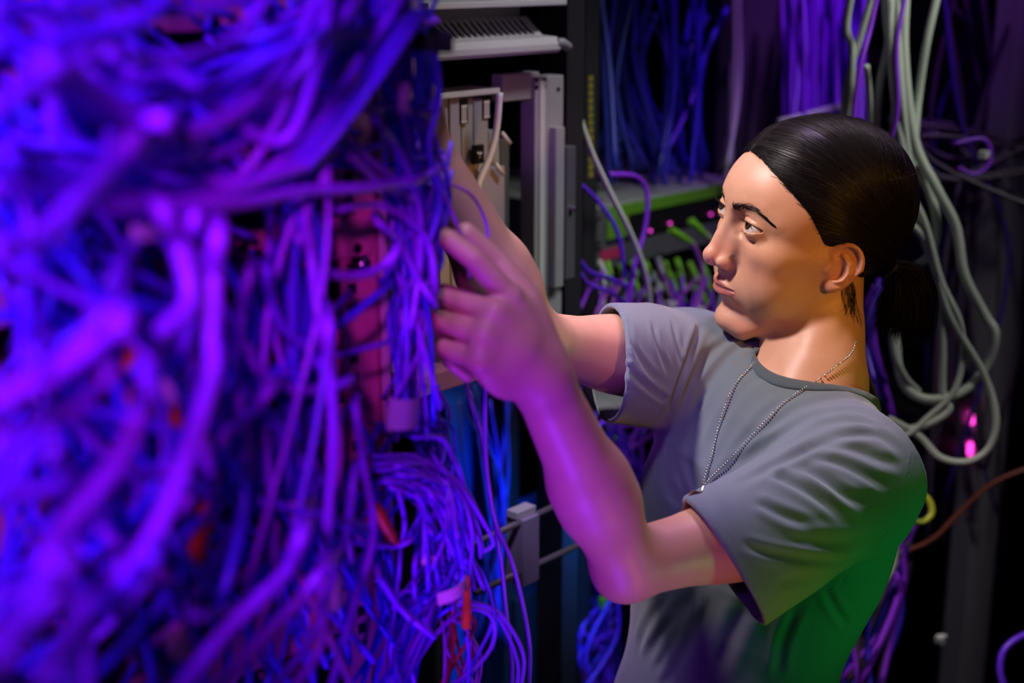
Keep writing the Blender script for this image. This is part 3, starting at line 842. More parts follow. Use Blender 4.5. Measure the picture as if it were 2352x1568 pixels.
for px, Y, r, m_, lb in (
    (ZC([(795, -30), (830, 150), (890, 330), (910, 500), (950, 740), (990, 1000), (1010, 1200), (1040, 1450), (1040, 1620)]), 1.2, 0.0021, C_VIO, 'left one of two long violet cables hanging free below the near wrist'),
    (ZC([(905, 0), (905, 350), (920, 560), (960, 770), (1040, 960), (1100, 1200), (1130, 1400), (1125, 1620)]), 1.18, 0.0021, C_VIO, 'right one of two long violet cables hanging free below the near wrist'),
    (ZC([(830, 930), (900, 1040), (950, 1200), (930, 1300), (860, 1440), (760, 1600)]), 1.14, 0.0018, C_IND, 'violet loop bulging right of the white label'),
    (ZC([(780, 1150), (950, 1200), (1050, 1320), (1100, 1450), (1080, 1620)]), 1.14, 0.0019, C_VIO, 'outermost violet arc at the lower right end of the fan'),
    (ZC([(760, 1170), (940, 1215), (1020, 1330), (1070, 1480), (1060, 1620)]), 1.15, 0.0018, C_VIO, 'inner violet arc beside the outermost arc at the bottom'),
    (ZC([(480, 1600), (600, 1400), (700, 1280), (800, 1200), (900, 1210), (950, 1270), (940, 1380), (850, 1500), (700, 1600)]), 1.13, 0.0018, C_VIO, 'violet cable curling round the orange boot'),
    (ZC([(640, 60), (700, 150), (725, 230), (690, 270), (560, 290)]), 1.17, 0.0016, C_VIO, 'small violet hook of cable under the pink plate'),
    (ZC([(660, 270), (710, 330), (700, 430), (720, 500)]), 1.18, 0.0014, C_BLU, 'short blue cable below the small violet hook'),
    (ZC([(360, 1000), (480, 1190), (640, 1330)]), 1.10, 0.0028, C_VIO, 'straight violet cable slanting over the lower bundle'),
    (ZC([(250, 860), (450, 880), (540, 840)]), 1.10, 0.0022, C_VIO, 'violet cable crossing the dark gap beside the pink upright'),
):
    cable(px, Y, r, m_, lb, None, seg=9, sides=8)
o, S = cable(ZC([(640, 420), (780, 620), (830, 760), (838, 900), (815, 1100), (812, 1200)]), 1.12, 0.0018, C_VIO, 'violet cable that ends in the ribbed orange boot')
boot_on(o, S, -1, C_ORG, 0.030, 0.0036, label='ribbed orange boot'); 
o, S = cable(ZC([(812, 1330), (825, 1450), (815, 1620)]), 1.12, 0.0016, C_IND, 'thin cable leaving the tip of the orange boot toward the bottom edge')

# labels, boots and plugs caught in the tangle
def flag(px, Y, w, h, tilt, mat, label, name='cable_tag', cat='tag', text=False):
    c = PL(px[0], px[1], Y)
    a_ = math.radians(tilt)
    ex = (RU * math.cos(a_) + RZ * math.sin(a_)); ez = (RZ * math.cos(a_) - RU * math.sin(a_))
    m = MB(); n_ = 8; Vv = []
    for k in range(n_ + 1):
        s_ = (k / n_ - 0.5) * w; bow = -0.004 * math.cos(math.pi * (k / n_ - 0.5) * 1.2)
        for t in (-0.5, 0.5):
            for th_ in (0, 0.0006):
                Vv.append(c + ex * s_ + ez * t * h + RM * (bow + th_))
    Ff = []
    for k in range(n_):
        b_ = k * 4
        Ff += [(b_, b_ + 4, b_ + 6, b_ + 2), (b_ + 1, b_ + 3, b_ + 7, b_ + 5), (b_, b_ + 1, b_ + 5, b_ + 4), (b_ + 2, b_ + 6, b_ + 7, b_ + 3)]
    Ff += [(0, 2, 3, 1), (n_ * 4, n_ * 4 + 1, n_ * 4 + 3, n_ * 4 + 2)]
    m.add(Vv, Ff); o = m.build(name, mat, smooth=False); tag(o, label, cat)
    if text:
        ink = MB(); s0 = w * 0.30
        def stroke(x0, z0, x1, z1):
            q = [c + ex * (s0 + x) + ez * z - RM * 0.0032 for x, z in ((x0, z0), (x1, z1))]
            ink.tube(q, 0.0005, 6)
        stroke(0, 0.0035, 0, -0.0025); stroke(0, -0.0025, 0.0035, -0.0025); stroke(0.0055, -0.003, 0.0085, 0.004)
        ink.build('lettering', M_BLACK, o)
    return o


flag((1042, 1357), 1.085, 0.033, 0.0105, 8, C_TAG, 'glossy white paper label with small black letters wrapped on the lower bundle', text=True)
flag((988, 1288), 1.10, 0.014, 0.0085, -32, C_TAG, 'small blank tag tilted above the lettered label')
flag((340, 765), 0.95, 0.014, 0.022, 80, C_TAG, 'upright pale blurred tag left of the hanging loop')
flag((402, 888), 0.90, 0.012, 0.014, 10, C_TAG, 'round pale blurred plug at the left of centre in the tangle', 'plug', 'plug')
flag((700, 1170), 0.98, 0.020, 0.016, 5, C_TAG, 'square pale tag in the lower middle of the tangle')
flag((768, 1360), 1.02, 0.018, 0.024, 0, C_TAG, 'pale shiny tag beside the low pink plate')
flag((130, 1365), 0.85, 0.020, 0.012, -35, C_TAG, 'pale tag at the lower left corner of the tangle')
flag((412, 1470), 0.95, 0.015, 0.022, 15, C_TAG, 'pale tag at the bottom of the tangle, left of centre')
flag((930, 950), 1.05, 0.030, 0.022, -10, base_mat('grey_tag', (0.5, 0.4, 0.5), 0.5), 'dull grey tag where the fan of cables begins')
flag((345, 590 - 60), 0.9, 0.02, 0.008, 0, C_TAG, 'small pale tag above the panel with round screw holes')
for i, (x, y, Y, an, lb) in enumerate(((298, 860, 0.95, 80, 'red-orange blurred boot left of the pale round plug'), (410, 975, 0.92, 85, 'red-orange boot just under the pale round plug'),
                                       (465, 1210, 0.9, 70, 'long orange boot in the lower middle of the tangle'), (885, 1205, 1.1, -62, 'orange boot beside the low pink plate'),
                                       (728, 1420, 1.0, 78, 'orange boot low in the tangle beside the shiny tag'), (790, 160, 1.1, 60, 'red boot near the top of the near rack'))):
    c = PL(x, y, Y); a_ = math.radians(an); dr = RU * math.cos(a_) + RZ * math.sin(a_)
    m = MB(); m.tube([c - dr * 0.02, c - dr * 0.012, c + dr * 0.006, c + dr * 0.022], [0.0042, 0.005, 0.0045, 0.002], 10)
    for k in range(4): m.cyl(c + dr * (-0.01 + 0.007 * k), c + dr * (-0.007 + 0.007 * k), 0.0054 - 0.0004 * k, 10)
    tag(m.build('plug_boot', C_ORG), lb, 'plug')
# glinting foil bits on the bundle
for i, (x, y, w, h, an, lb) in enumerate(((930, 225, 0.008, 0.020, 70, 'small shiny clear tag on the strapped bundle'), (935, 20, 0.028, 0.007, 25, 'shiny curved tag above the black strap'))):
    flag((x, y), 1.02, w, h, an - 70 if i == 0 else an, C_TAG, lb)
# dense inner tangle nobody could count
for i in range(230):
    x = rng.uniform(-80, 900); y = rng.uniform(-40, 1580)
    if (480 < x < 900 and 460 < y < 680) or (720 < x and 450 < y < 950): continue
    an = rng.uniform(0, 1) * 1.4 + (0.9 if y > 600 else -0.3); L_ = rng.uniform(200, 480)
    pts = [(x + L_ * t * math.cos(an) * (-1 if y > 600 else 1) + rng.normal(0, 14), y + L_ * t * math.sin(an) + rng.normal(0, 14)) for t in (-.5, -.2, .2, .5)]
    pts = [(min(x_, 985), y_) for x_, y_ in pts]
    V_, Q_, _ = cable(pts, rng.uniform(1.13, 1.20), rng.uniform(0.0015, 0.0026), None, None, seg=5, sides=5, jit=0.008, build=False)
    to_stuff(V_, Q_, C_BLU if i % 3 else C_IND)

# ---------------------------------------------------------------- background cables
field(26, (1370, -40, 1500, 0), [(1375, 150, 1480, 220)], (1400, 380, 1560, 440), (2.12, 2.3), (0.003, 0.0055), [C_BGB, C_BGB, C_BLU], 'deep blue cable hanging behind the green-fronted switch, left strands', 'left strands of deep blue cables', keep=0.14, solo=16)
field(22, (1500, -40, 1660, 0), [(1530, 150, 1640, 230)], (1500, 380, 1650, 430), (2.14, 2.34), (0.003, 0.0055), [C_BGB, C_BLU, C_BGB, C_IND], 'deep blue cable hanging behind the green-fronted switch, right strands', 'right strands of deep blue cables', keep=0.14, solo=8)
field(5, (1676, -40, 1700, -20), [(1680, 180, 1700, 220)], (1655, 380, 1680, 430), (2.05, 2.12), (0.004, 0.006), [C_GRY], 'grey cable of the column left of the forehead', 'grey cable column left of the forehead')
field(46, (1800, -40, 1995, -20), [(1800, 100, 1990, 160)], (1795, 300, 1985, 420), (-2.6, -2.4), (0.0035, 0.006), [C_BGV, C_BGV, C_VIO], 'bright violet cable of the straight curtain above the head', 'violet curtain above the head', keep=0.03, solo=28)
GR = [  # grey cables at right, traced
    ([(1960, -40), (1945, 60), (1958, 120), (1950, 250), (1930, 330)], 0.0046, 'grey cable coming down to the crown of the head'),
    ([(2010, -40), (1975, 90), (1945, 190), (1935, 300)], 0.0042, 'grey cable crossing the violet curtain to the head'),
    ([(2050, -40), (2040, 100), (2020, 200), (2012, 330)], 0.0050, 'grey cable second from the curtain above the head'),
    ([(2030, -40), (2045, 120), (2080, 230), (2095, 330), (2100, 480), (2140, 560)], 0.0050, 'grey cable leaning right over the back of the head'),
    ([(2160, -40), (2130, 90), (2110, 220), (2100, 330), (2095, 400)], 0.0050, 'grey cable bowed from top right to the back of the head'),
    ([(1990, 150), (1998, 240), (2000, 330)], 0.0040, 'short grey cable segment showing above the head'),
    ([(2070, -40), (2062, 150), (2048, 320)], 0.0040, 'grey cable beside the thin violet one above the head'),
    ([(2040, -60), (2052, 180), (2080, 360), (2130, 430), (2152, 520), (2140, 580), (2105, 610)], 0.0058, 'thick grey cable curving down to the hair tie'),
    ([(2082, -60), (2076, 120), (2100, 320), (2150, 430), (2195, 520), (2215, 630), (2260, 720), (2285, 770), (2260, 850), (2200, 905), (2120, 915), (2070, 870), (2056, 760), (2050, 620)], 0.0062, 'thickest grey cable looping far out at right of the ponytail'),
    ([(2062, -60), (2066, 160), (2085, 340), (2108, 500), (2160, 660), (2165, 780), (2165, 900), (2180, 940), (2140, 970), (2090, 985), (2010, 990)], 0.0050, 'grey cable falling straight past the ponytail'),
    ([(2060, 400), (2120, 500), (2160, 640), (2205, 740), (2210, 820), (2190, 900), (2130, 960), (2080, 1000), (2000, 1020)], 0.0042, 'short grey cable inside the big loop'),
    ([(2050, 480), (2130, 560), (2180, 720), (2260, 860), (2288, 960), (2270, 1030), (2220, 1060), (2160, 1050), (2110, 1000), (2040, 960)], 0.0046, 'grey cable in the lower loop round the magenta lights'),
    ([(2040, 600), (2050, 790), (2075, 860), (2110, 900)], 0.0046, 'grey cable rising behind the ponytail'),
    ([(2050, 1210), (2055, 1290), (2010, 1370), (1960, 1450), (1930, 1480)], 0.0044, 'grey cable sweeping behind the back at lower right'),
    ([(2060, 1100), (2050, 1200), (2030, 1320)], 0.0040, 'grey cable upright behind the back'),
]
for px, r, lb in GR:
    cable(px, (-1.95, -2.0), r * 1.12, C_GRY, lb, seg=10, sides=10, jit=0.004)
cable([(2085, -40), (2060, 100), (2062, 250), (2040, 340)], -1.93, 0.003, C_BGV, 'thin violet cable in front of the grey ones above the head', jit=0.005)
cable([(2020, -40), (2000, 60), (1975, 160), (1955, 300)], -1.94, 0.0034, C_BGV, 'thin violet cable slanting beside the violet curtain', jit=0.005)
field(10, (2000, 640, 2030, 700), [(1985, 740, 2010, 800)], (2000, 860, 2060, 1000), (-2.2, -2.05), (0.003, 0.005), [C_BGV, C_IND], 'violet cable seen between the neck and the ponytail', 'violet cables between neck and ponytail', solo=0)
field(30, (2150, -90, 2400, -30), [(2130, 250, 2340, 400), (2120, 600, 2340, 800)], (2080, 1000, 2300, 1300), (-2.8, -2.4), (0.003, 0.005), [C_BGD, C_BGD, C_BGD, C_BGI], 'dim mauve cable in the dark tangle at the far right', 'dim cables of the far right tangle', solo=0)
field(14, (2040, 260, 2100, 400), [(2150, 280, 2300, 420)], (2380, 300, 2480, 520), (-2.6, -2.3), (0.003, 0.005), [C_BGD, C_BGD], 'dim grey cable crossing the far right tangle sideways', 'sideways dim cables at far right', solo=0)
field(18, (2000, 1180, 2120, 1280), [(1960, 1350, 2080, 1430)], (1900, 1560, 2020, 1650), (-2.3, -2.0), (0.003, 0.006), [C_BGV, C_BLU, C_BGD], 'violet cable drooping behind the back at the lower right', 'violet cables drooping behind the back', solo=0)
cable([(2110, 1130), (2135, 1150), (2140, 1180), (2118, 1198), (2085, 1195)], -2.0, 0.0045, C_YEL, 'yellow-green loop of cable poking out behind the back')
cable([(2000, 1290), (2130, 1245), (2200, 1180), (2280, 1110), (2400, 1060)], -2.2, 0.004, cable_mat('brown_cable', (0.35, 0.08, 0.05)), 'dull orange cable slanting up behind the back')
cable([(2190, 330), (2260, 320), (2275, 370), (2240, 400), (2200, 385)], -2.2, 0.0035, C_BGV, 'violet ring of cable at upper right', jit=0)
cable([(2400, 1440), (2330, 1470), (2300, 1510), (2305, 1570), (2350, 1620)], -2.0, 0.005, C_IND, 'indigo loop at the lower right corner', jit=0)
# around the green-fronted switch
cable([(1320, 150), (1325, 240), (1355, 340), (1400, 440), (1450, 540), (1485, 640), (1498, 760)], (1.82, 1.9), 0.0042, C_WHT, 'long pale grey cable swooping in front of the green-fronted switch')
cable([(1148, 212), (1140, 300), (1125, 360), (1100, 420), (1090, 470)], 1.72, 0.0042, C_WHT, 'white cable hanging over the upright grey cards')
cable([(1400, 400), (1460, 405), (1485, 440), (1482, 520), (1455, 620), (1440, 760)], (1.95, 1.9), 0.0038, C_BGV, 'bright violet cable looping from the switch lid to the plugs')
cable([(1320, 410), (1380, 470), (1420, 540), (1436, 640)], 1.95, 0.0034, C_IND, 'indigo cable dropping from the rack post by the switch')
cable([(1318, 575), (1350, 620), (1400, 640), (1450, 660)], 1.95, 0.0036, C_IND, 'upper indigo cable reaching the green plugs from the left')
cable([(1318, 600), (1350, 650), (1400, 670), (1440, 700)], 1.95, 0.0034, C_IND, 'lower indigo cable reaching the green plugs from the left')
o, S = cable([(1560, 540), (1590, 560), (1612, 620), (1600, 700), (1570, 760)], 1.98, 0.0042, C_MAG, 'mauve cable bending down from a long green boot')
boot_on(o, S, 0, C_GRN, 0.05, 0.006, label='long green boot')
o, S = cable([(1600, 520), (1640, 560), (1660, 640), (1640, 760)], 1.98, 0.004, C_GRY, 'grey cable bending from the pale green boot near the chin')
boot_on(o, S, 0, C_GRN, 0.04, 0.006, label='pale green boot')
k = 0
for i in range(30):
    x = 1375 + (i % 10) * 27 + rng.uniform(-8, 8); y = 610 + (i // 10) * 30 + rng.uniform(-8, 8)
    dx = rng.uniform(-50, 50); m_ = [C_BGV, C_BGV, C_MAG][i % 3]
    o, S = cable([(x, y), (x + 8, y + 22), (x + dx * .5, y + 60), (x + dx, y + 110)], (YC + 0.0, YC - 0.06), 0.003, m_, 'violet cable plugged with a green boot left of the chin', 'green-booted cables left of the chin', seg=5, sides=7)
    boot_on(o, S, 0, C_GRN if i % 5 else C_WHT, 0.026, 0.0048, label='green boot' if i % 5 else 'white boot')
for x, y, lb in ((1538, 700, 'left white plug among the violet cables above the sleeve'), (1603, 712, 'right white plug among the violet cables above the sleeve'), (1398, 915, 'green-white plug below the far sleeve'), (2160, 1468, 'lone white plug near the lower right edge'), (2260, 355, 'white plug in the violet ring at upper right')):
    c = PL(x, y, 1.98) if x < 1800 else P(x, y, 2.15); m = MB(); m.box(c, RU, RM, RZ, (-0.008, -0.006, -0.006), (0.006, 0.006, 0.006)); m.box(c, RU, RM, RZ, (0.006, -0.004, -0.004), (0.014, 0.004, 0.004))
    tag(m.build('plug', M_WHITE, bevel=0.001), lb, 'plug')
field(28, (1380, 860, 1530, 980), [(1340, 960, 1500, 1080)], (1380, 1080, 1520, 1240), (1.95, 2.1), (0.0026, 0.004), [C_BGV, C_VIO, C_IND], 'violet cable in the gap under the far sleeve', 'violet cables under the far sleeve', solo=0)
field(20, (1290, 800, 1360, 900), [(1300, 960, 1400, 1100)], (1340, 1150, 1440, 1400), (2.0, 2.15), (0.0026, 0.004), [C_IND, C_BGD, C_BLU], 'dim indigo cable between the two arms', 'dim indigo cables between the arms', solo=0)
field(24, (1310, 1350, 1430, 1450), [(1300, 1450, 1420, 1520)], (1310, 1560, 1440, 1640), (2.0, 2.2), (0.0026, 0.004), [C_IND, C_BLU, C_BGV], 'indigo cable in the dark corner under the near elbow', 'indigo cables under the near elbow', solo=0)
for i in range(9):
    x = 1395 + rng.uniform(-10, 20); y = 1330 + i * 14 if i < 5 else 900 + i * 22
    c = PL(x, y, 2.05); m = MB(); m.tube([c - RU * .015, c + RU * .004, c + RU * .018], [0.005, 0.005, 0.003], 8)
    tag(m.build('plug_boot', C_GRN), 'green boot in the dark column left of the torso', 'plug', 'green boots left of the torso')
field(10, (1040, 880, 1180, 920), [(1060, 1100, 1180, 1200)], (1060, 1400, 1180, 1500), (2.1, 2.2), (0.002, 0.004), [C_BLU, C_BGB], 'blue cable on the blue cabinet behind the terminal block', 'blue cables on the blue cabinet', solo=0)

o = link('cable_tangle', mesh_quads('cable_tangle', np.concatenate(STV), np.concatenate(STQ)), STMATS)
o.data.polygons.foreach_set('material_index', np.concatenate(STM)[:len(o.data.polygons)]); o.data.update()
tag(o, 'remaining mass of thin tangled cables against and between all the racks', 'cables', kind='stuff')


# ================================================================ PERSON
# signed-distance modelling: the figure is a smooth union of anatomical volumes, meshed as one continuous surface
def smin(a, b, k):
    h = np.maximum(k - np.abs(a - b), 0) / k
    return np.minimum(a, b) - h * h * k * 0.25


def smax(a, b, k):
    return -smin(-a, -b, k)


def s_ell(p, c, r, R=None):
    q = p - np.asarray(c, np.float32)
    if R is not None:
        q = q @ np.asarray(R, np.float32).T
    r = np.asarray(r, np.float32)
    k0 = np.linalg.norm(q / r, axis=1)
    k1 = np.linalg.norm(q / (r * r), axis=1) + 1e-9
    return np.where(k0 < 1e-4, -r.min(), k0 * (k0 - 1.0) / k1)


def s_cap(p, a, b, ra, rb=None):
    rb = ra if rb is None else rb
    a = np.asarray(a, np.float32); b = np.asarray(b, np.float32)
    ba = b - a
    t = np.clip(((p - a) @ ba) / (ba @ ba), 0, 1)
    return np.linalg.norm(p - a - t[:, None] * ba, axis=1) - (ra + (rb - ra) * t)


def s_chain(p, pts, rs, k=None):
    d = None
    for i in range(len(pts) - 1):
        e = s_cap(p, pts[i], pts[i + 1], rs[i], rs[i + 1])
        d = e if d is None else (np.minimum(d, e) if k is None else smin(d, e, k))
    return d


def rotm(axis, deg):
    return np.array(Matrix.Rotation(math.radians(deg), 3, axis))


def surface_nets(f, lo, hi, h, B=12):
    """mesh f(p)=0 in the box lo..hi with cells of size h; only blocks near the surface are evaluated"""
    lo = np.asarray(lo, float); hi = np.asarray(hi, float)
    nb = np.ceil((hi - lo) / (h * B)).astype(int)
    n = nb * B + 1
    D = np.full(n, 1.0, np.float32)
    ii = np.stack(np.meshgrid(*[np.arange(k) for k in nb], indexing='ij'), -1).reshape(-1, 3)
    cen = (lo + (ii + 0.5) * B * h).astype(np.float32)
    dc = np.concatenate([f(cen[i:i + 60000]) for i in range(0, len(cen), 60000)])
    rad = B * h * 0.87 * 1.25 + h * 2
    act = np.abs(dc) < rad
    for (i, j, k), dd in zip(ii[~act], dc[~act]):
        if dd < 0:
            D[i * B:i * B + B + 1, j * B:j * B + B + 1, k * B:k * B + B + 1] = -1
    ai = ii[act]
    g = np.arange(B + 1)
    off = np.stack(np.meshgrid(g, g, g, indexing='ij'), -1).reshape(-1, 3)
    step = 40
    for s in range(0, len(ai), step):
        a = ai[s:s + step]
        idx = a[:, None, :] * B + off[None]
        v = f((lo + idx.reshape(-1, 3) * h).astype(np.float32)).reshape(len(a), B + 1, B + 1, B + 1)
        for q in range(len(a)):
            i, j, k = a[q] * B
            D[i:i + B + 1, j:j + B + 1, k:k + B + 1] = v[q]
    S = D < 0
    c = S[:-1, :-1, :-1].astype(np.int8)
    tot = np.zeros(np.array(n) - 1, np.int8)
    for dx in (0, 1):
        for dy in (0, 1):
            for dz in (0, 1):
                tot += S[dx:n[0] - 1 + dx, dy:n[1] - 1 + dy, dz:n[2] - 1 + dz]
    cells = np.argwhere((tot > 0) & (tot < 8))
    vid = np.full(np.array(n) - 1, -1, np.int32)
    vid[cells[:, 0], cells[:, 1], cells[:, 2]] = np.arange(len(cells))
    acc = np.zeros((len(cells), 3)); cnt = np.zeros(len(cells))
    cor = [(x, y, z) for x in (0, 1) for y in (0, 1) for z in (0, 1)]
    for a in cor:
        for ax in range(3):
            if a[ax] == 1: continue
            b = list(a); b[ax] = 1
            va = D[cells[:, 0] + a[0], cells[:, 1] + a[1], cells[:, 2] + a[2]]
            vb = D[cells[:, 0] + b[0], cells[:, 1] + b[1], cells[:, 2] + b[2]]
            m = (va < 0) != (vb < 0)
            t = np.where(m, va / np.where(va == vb, 1, va - vb), 0)
            pt = np.tile(np.array(a, float), (len(cells), 1)); pt[:, ax] += t
            acc[m] += pt[m]; cnt[m] += 1
    V = lo + (cells + acc / cnt[:, None]) * h
    F = []
    for ax in range(3):
        u, w = [(1, 2), (2, 0), (0, 1)][ax]
        sl0 = [slice(0, -1)] * 3; sl1 = [slice(0, -1)] * 3
        sl0[ax] = slice(0, n[ax] - 1); sl1[ax] = slice(1, n[ax])
        A = S[tuple(sl0)]; Bq = S[tuple(sl1)]
        e = np.argwhere(A != Bq)
        e = e[(e[:, u] > 0) & (e[:, w] > 0)]
        if not len(e): continue
        inside = A[e[:, 0], e[:, 1], e[:, 2]]
        def at(du, dw):
            q = e.copy(); q[:, u] -= du; q[:, w] -= dw
            return vid[q[:, 0], q[:, 1], q[:, 2]]
        Q = np.stack([at(0, 0), at(1, 0), at(1, 1), at(0, 1)], 1)
        Q[~inside] = Q[~inside][:, ::-1]
        F.append(Q)
    F = np.concatenate(F)
    F = F[(F >= 0).all(1)]
    return V, F


def grad(f, V, e=3e-4):
    V = V.astype(np.float32)
    g = np.stack([f(V + np.array(o, np.float32) * e) - f(V - np.array(o, np.float32) * e) for o in ((1, 0, 0), (0, 1, 0), (0, 0, 1))], 1)
    return g / (np.linalg.norm(g, axis=1, keepdims=True) + 1e-12)


def batched(f, V, n=60000):
    return np.concatenate([f(V[i:i + n]) for i in range(0, len(V), n)])


def newton(f, V, it=2):
    """pull vertices exactly onto the surface"""
    for _ in range(it):
        for i in range(0, len(V), 60000):
            v = V[i:i + 60000].astype(np.float32)
            d = f(v)
            g = grad(f, v)
            V[i:i + 60000] = v - g * np.clip(d, -0.002, 0.002)[:, None]
    return V


def refine(V, F, mask_fn):
    """split the quads whose centre is in mask_fn into four; returns V, faces (quads / n-gons)"""
    cen = V[F].mean(1)
    m = mask_fn(cen)
    E = np.sort(np.stack([F, np.roll(F, -1, 1)], -1).reshape(-1, 2), 1)
    key = E[:, 0].astype(np.int64) * len(V) + E[:, 1]
    mk = np.repeat(m, 4)
    uk = np.unique(key[mk])
    mid = 0.5 * (V[uk // len(V)] + V[uk % len(V)])
    base = len(V)
    fi = np.where(m)[0]
    V2 = np.concatenate([V, mid, cen[fi]])
    pos = np.searchsorted(uk, key); pos[pos >= len(uk)] = 0
    has = uk[pos] == key
    eid = np.where(has, base + pos, -1).reshape(-1, 4)
    ci = base + len(uk) + np.arange(len(fi))
    Fm = F[fi]; Em = eid[fi]
    Q = np.concatenate([np.stack([Fm[:, k], Em[:, k], ci, Em[:, (k + 3) % 4]], 1) for k in range(4)])
    rest = np.where(~m)[0]
    ng = [];
    er = eid[rest]
    plain = (er < 0).all(1)
    Q2 = F[rest[plain]]
    for r, e in zip(F[rest[~plain]], er[~plain]):
        o = []
        for k in range(4):
            o.append(int(r[k]))
            if e[k] >= 0: o.append(int(e[k]))
        ng.append(tuple(o))
    return V2, np.concatenate([Q, Q2]), ng


def mesh_mixed(name, V, Q, ng):
    me = bpy.data.meshes.new(name)
    me.vertices.add(len(V)); me.vertices.foreach_set('co', np.asarray(V, np.float32).ravel())
    li = np.concatenate([Q.ravel(), np.array([i for g in ng for i in g], int)]).astype(np.int32) if ng else Q.ravel().astype(np.int32)
    lt = np.concatenate([np.full(len(Q), 4), np.array([len(g) for g in ng], int)]).astype(np.int32)
    ls = np.concatenate([[0], np.cumsum(lt)[:-1]]).astype(np.int32)
    me.loops.add(len(li)); me.loops.foreach_set('vertex_index', li)
    me.polygons.add(len(lt)); me.polygons.foreach_set('loop_start', ls); me.polygons.foreach_set('loop_total', lt)
    me.polygons.foreach_set('use_smooth', np.ones(len(lt), bool))
    me.update(calc_edges=True)
    me.validate()
    return me


# ---- head frame: x forward, y her left, z up; millimetres from between the ear canals
def head_axes(yaw, pitch, roll):
    y, p, r = map(math.radians, (yaw, pitch, roll))
    F = np.array([-math.sin(y), -math.cos(y), 0]); L = np.array([math.cos(y), -math.sin(y), 0]); U = np.array([0, 0, 1.0])
    F2 = F * math.cos(p) + U * math.sin(p); U2 = -F * math.sin(p) + U * math.cos(p)
    L3 = L * math.cos(r) + U2 * math.sin(r); U3 = -L * math.sin(r) + U2 * math.cos(r)
    return np.array([F2, L3, U3])


HS = 1.055                       # head scale
HA = head_axes(72.5, 4.0, -9.0)
HO = np.array([0.3113, 1.503, 1.5652]) + np.array([7 / 2178, 0, -19 / 2178])
EYE = np.array([74.0, 30.5, 26.0])
ER = 12.2


def to_head(p):
    return ((p - HO.astype(np.float32)) @ (HA.T.astype(np.float32))) * np.float32(1000 / HS)


def from_head(q):
    return HO + (np.asarray(q, float) * (HS / 1000)) @ HA


def ear_sdf(q):
    """q in mm; left ear (y > 0); mirrored by the caller"""
    # ear frame: u along the ear's height (tilted back), v forward, w outward
    ang = math.radians(14)
    fl = math.radians(28)
    o = np.array([-3.5, 74, -1])
    U = np.array([-math.sin(ang), 0, math.cos(ang)])
    Vf = np.array([math.cos(ang) * math.cos(fl), -math.sin(fl), math.sin(ang) * math.cos(fl)])
    Wn = np.cross(Vf, U); Wn = -Wn if Wn[1] < 0 else Wn
    p = ((q - o) @ np.stack([Vf, U, Wn], 1)) * np.array([1.04, 1.22, 1.1], np.float32)
    disc = s_ell(p, (1, 5, 0), (17, 25, 4.2))
    # rim
    t = np.linspace(-70, 235, 16)
    rim = [(1 + 17.0 * math.cos(math.radians(a)) * (-1), 6 + 26.5 * math.sin(math.radians(a)), 4.5) for a in t]
    rim = []
    for a in np.linspace(20, 262, 15):      # from the crus in front, over the top, down the back to the lobe
        c, s = math.cos(math.radians(a)), math.sin(math.radians(a))
        rr = 17.0 if s > 0 else 14.5
        rim.append((rr * c + (1.5 if s > 0 else 3.5) * 1.0, 6 + (25 if s > 0 else 30) * s, 4.0 - (1.8 if s < -0.5 else 0)))
    rim = [(9, 0, 1.0)] + rim
    rs = [2.6] + [2.9] * 12 + [3.2, 3.6, 3.6]
    d = smin(disc, s_chain(p, rim, rs), 4.0)
    lobe = s_ell(p, (5.5, -23.5, 2), (7.5, 8.5, 3.9))
    d = smin(d, lobe, 5.0)
    # scapha and concha hollows
    d = smax(d, -s_chain(p, [(11, 16, 7), (3, 25, 7.5), (-8, 18, 7.5), (-11.5, 4, 7.5), (-8, -9, 7.5)], [2.5, 3.2, 3.2, 3.0, 2.4]), 2.5)
    anti = s_chain(p, [(6, 16, 3.5), (-3, 9, 4.5), (-5.5, -1, 5), (-3, -11, 5), (2, -15, 4.5)], [2.2, 2.6, 2.6, 2.8, 3.2])
    d = smin(d, anti, 2.5)
    d = smax(d, -s_ell(p, (5.5, -3.5, 6.5), (8.6, 11.5, 7.5)), 2.0)
    d = smax(d, -s_cap(p, (8, -5, 4), (10, -7, -12), 5.2, 4.0), 2.0)
    tragus = s_ell(p, (15.0, -6, 3.5), (4.2, 6.5, 4.0))
    d = smin(d, tragus, 3.0)
    back = s_ell(p, (10, 0, -5), (9, 20, 8))
    return smin(d, back, 4.0) / 1.12


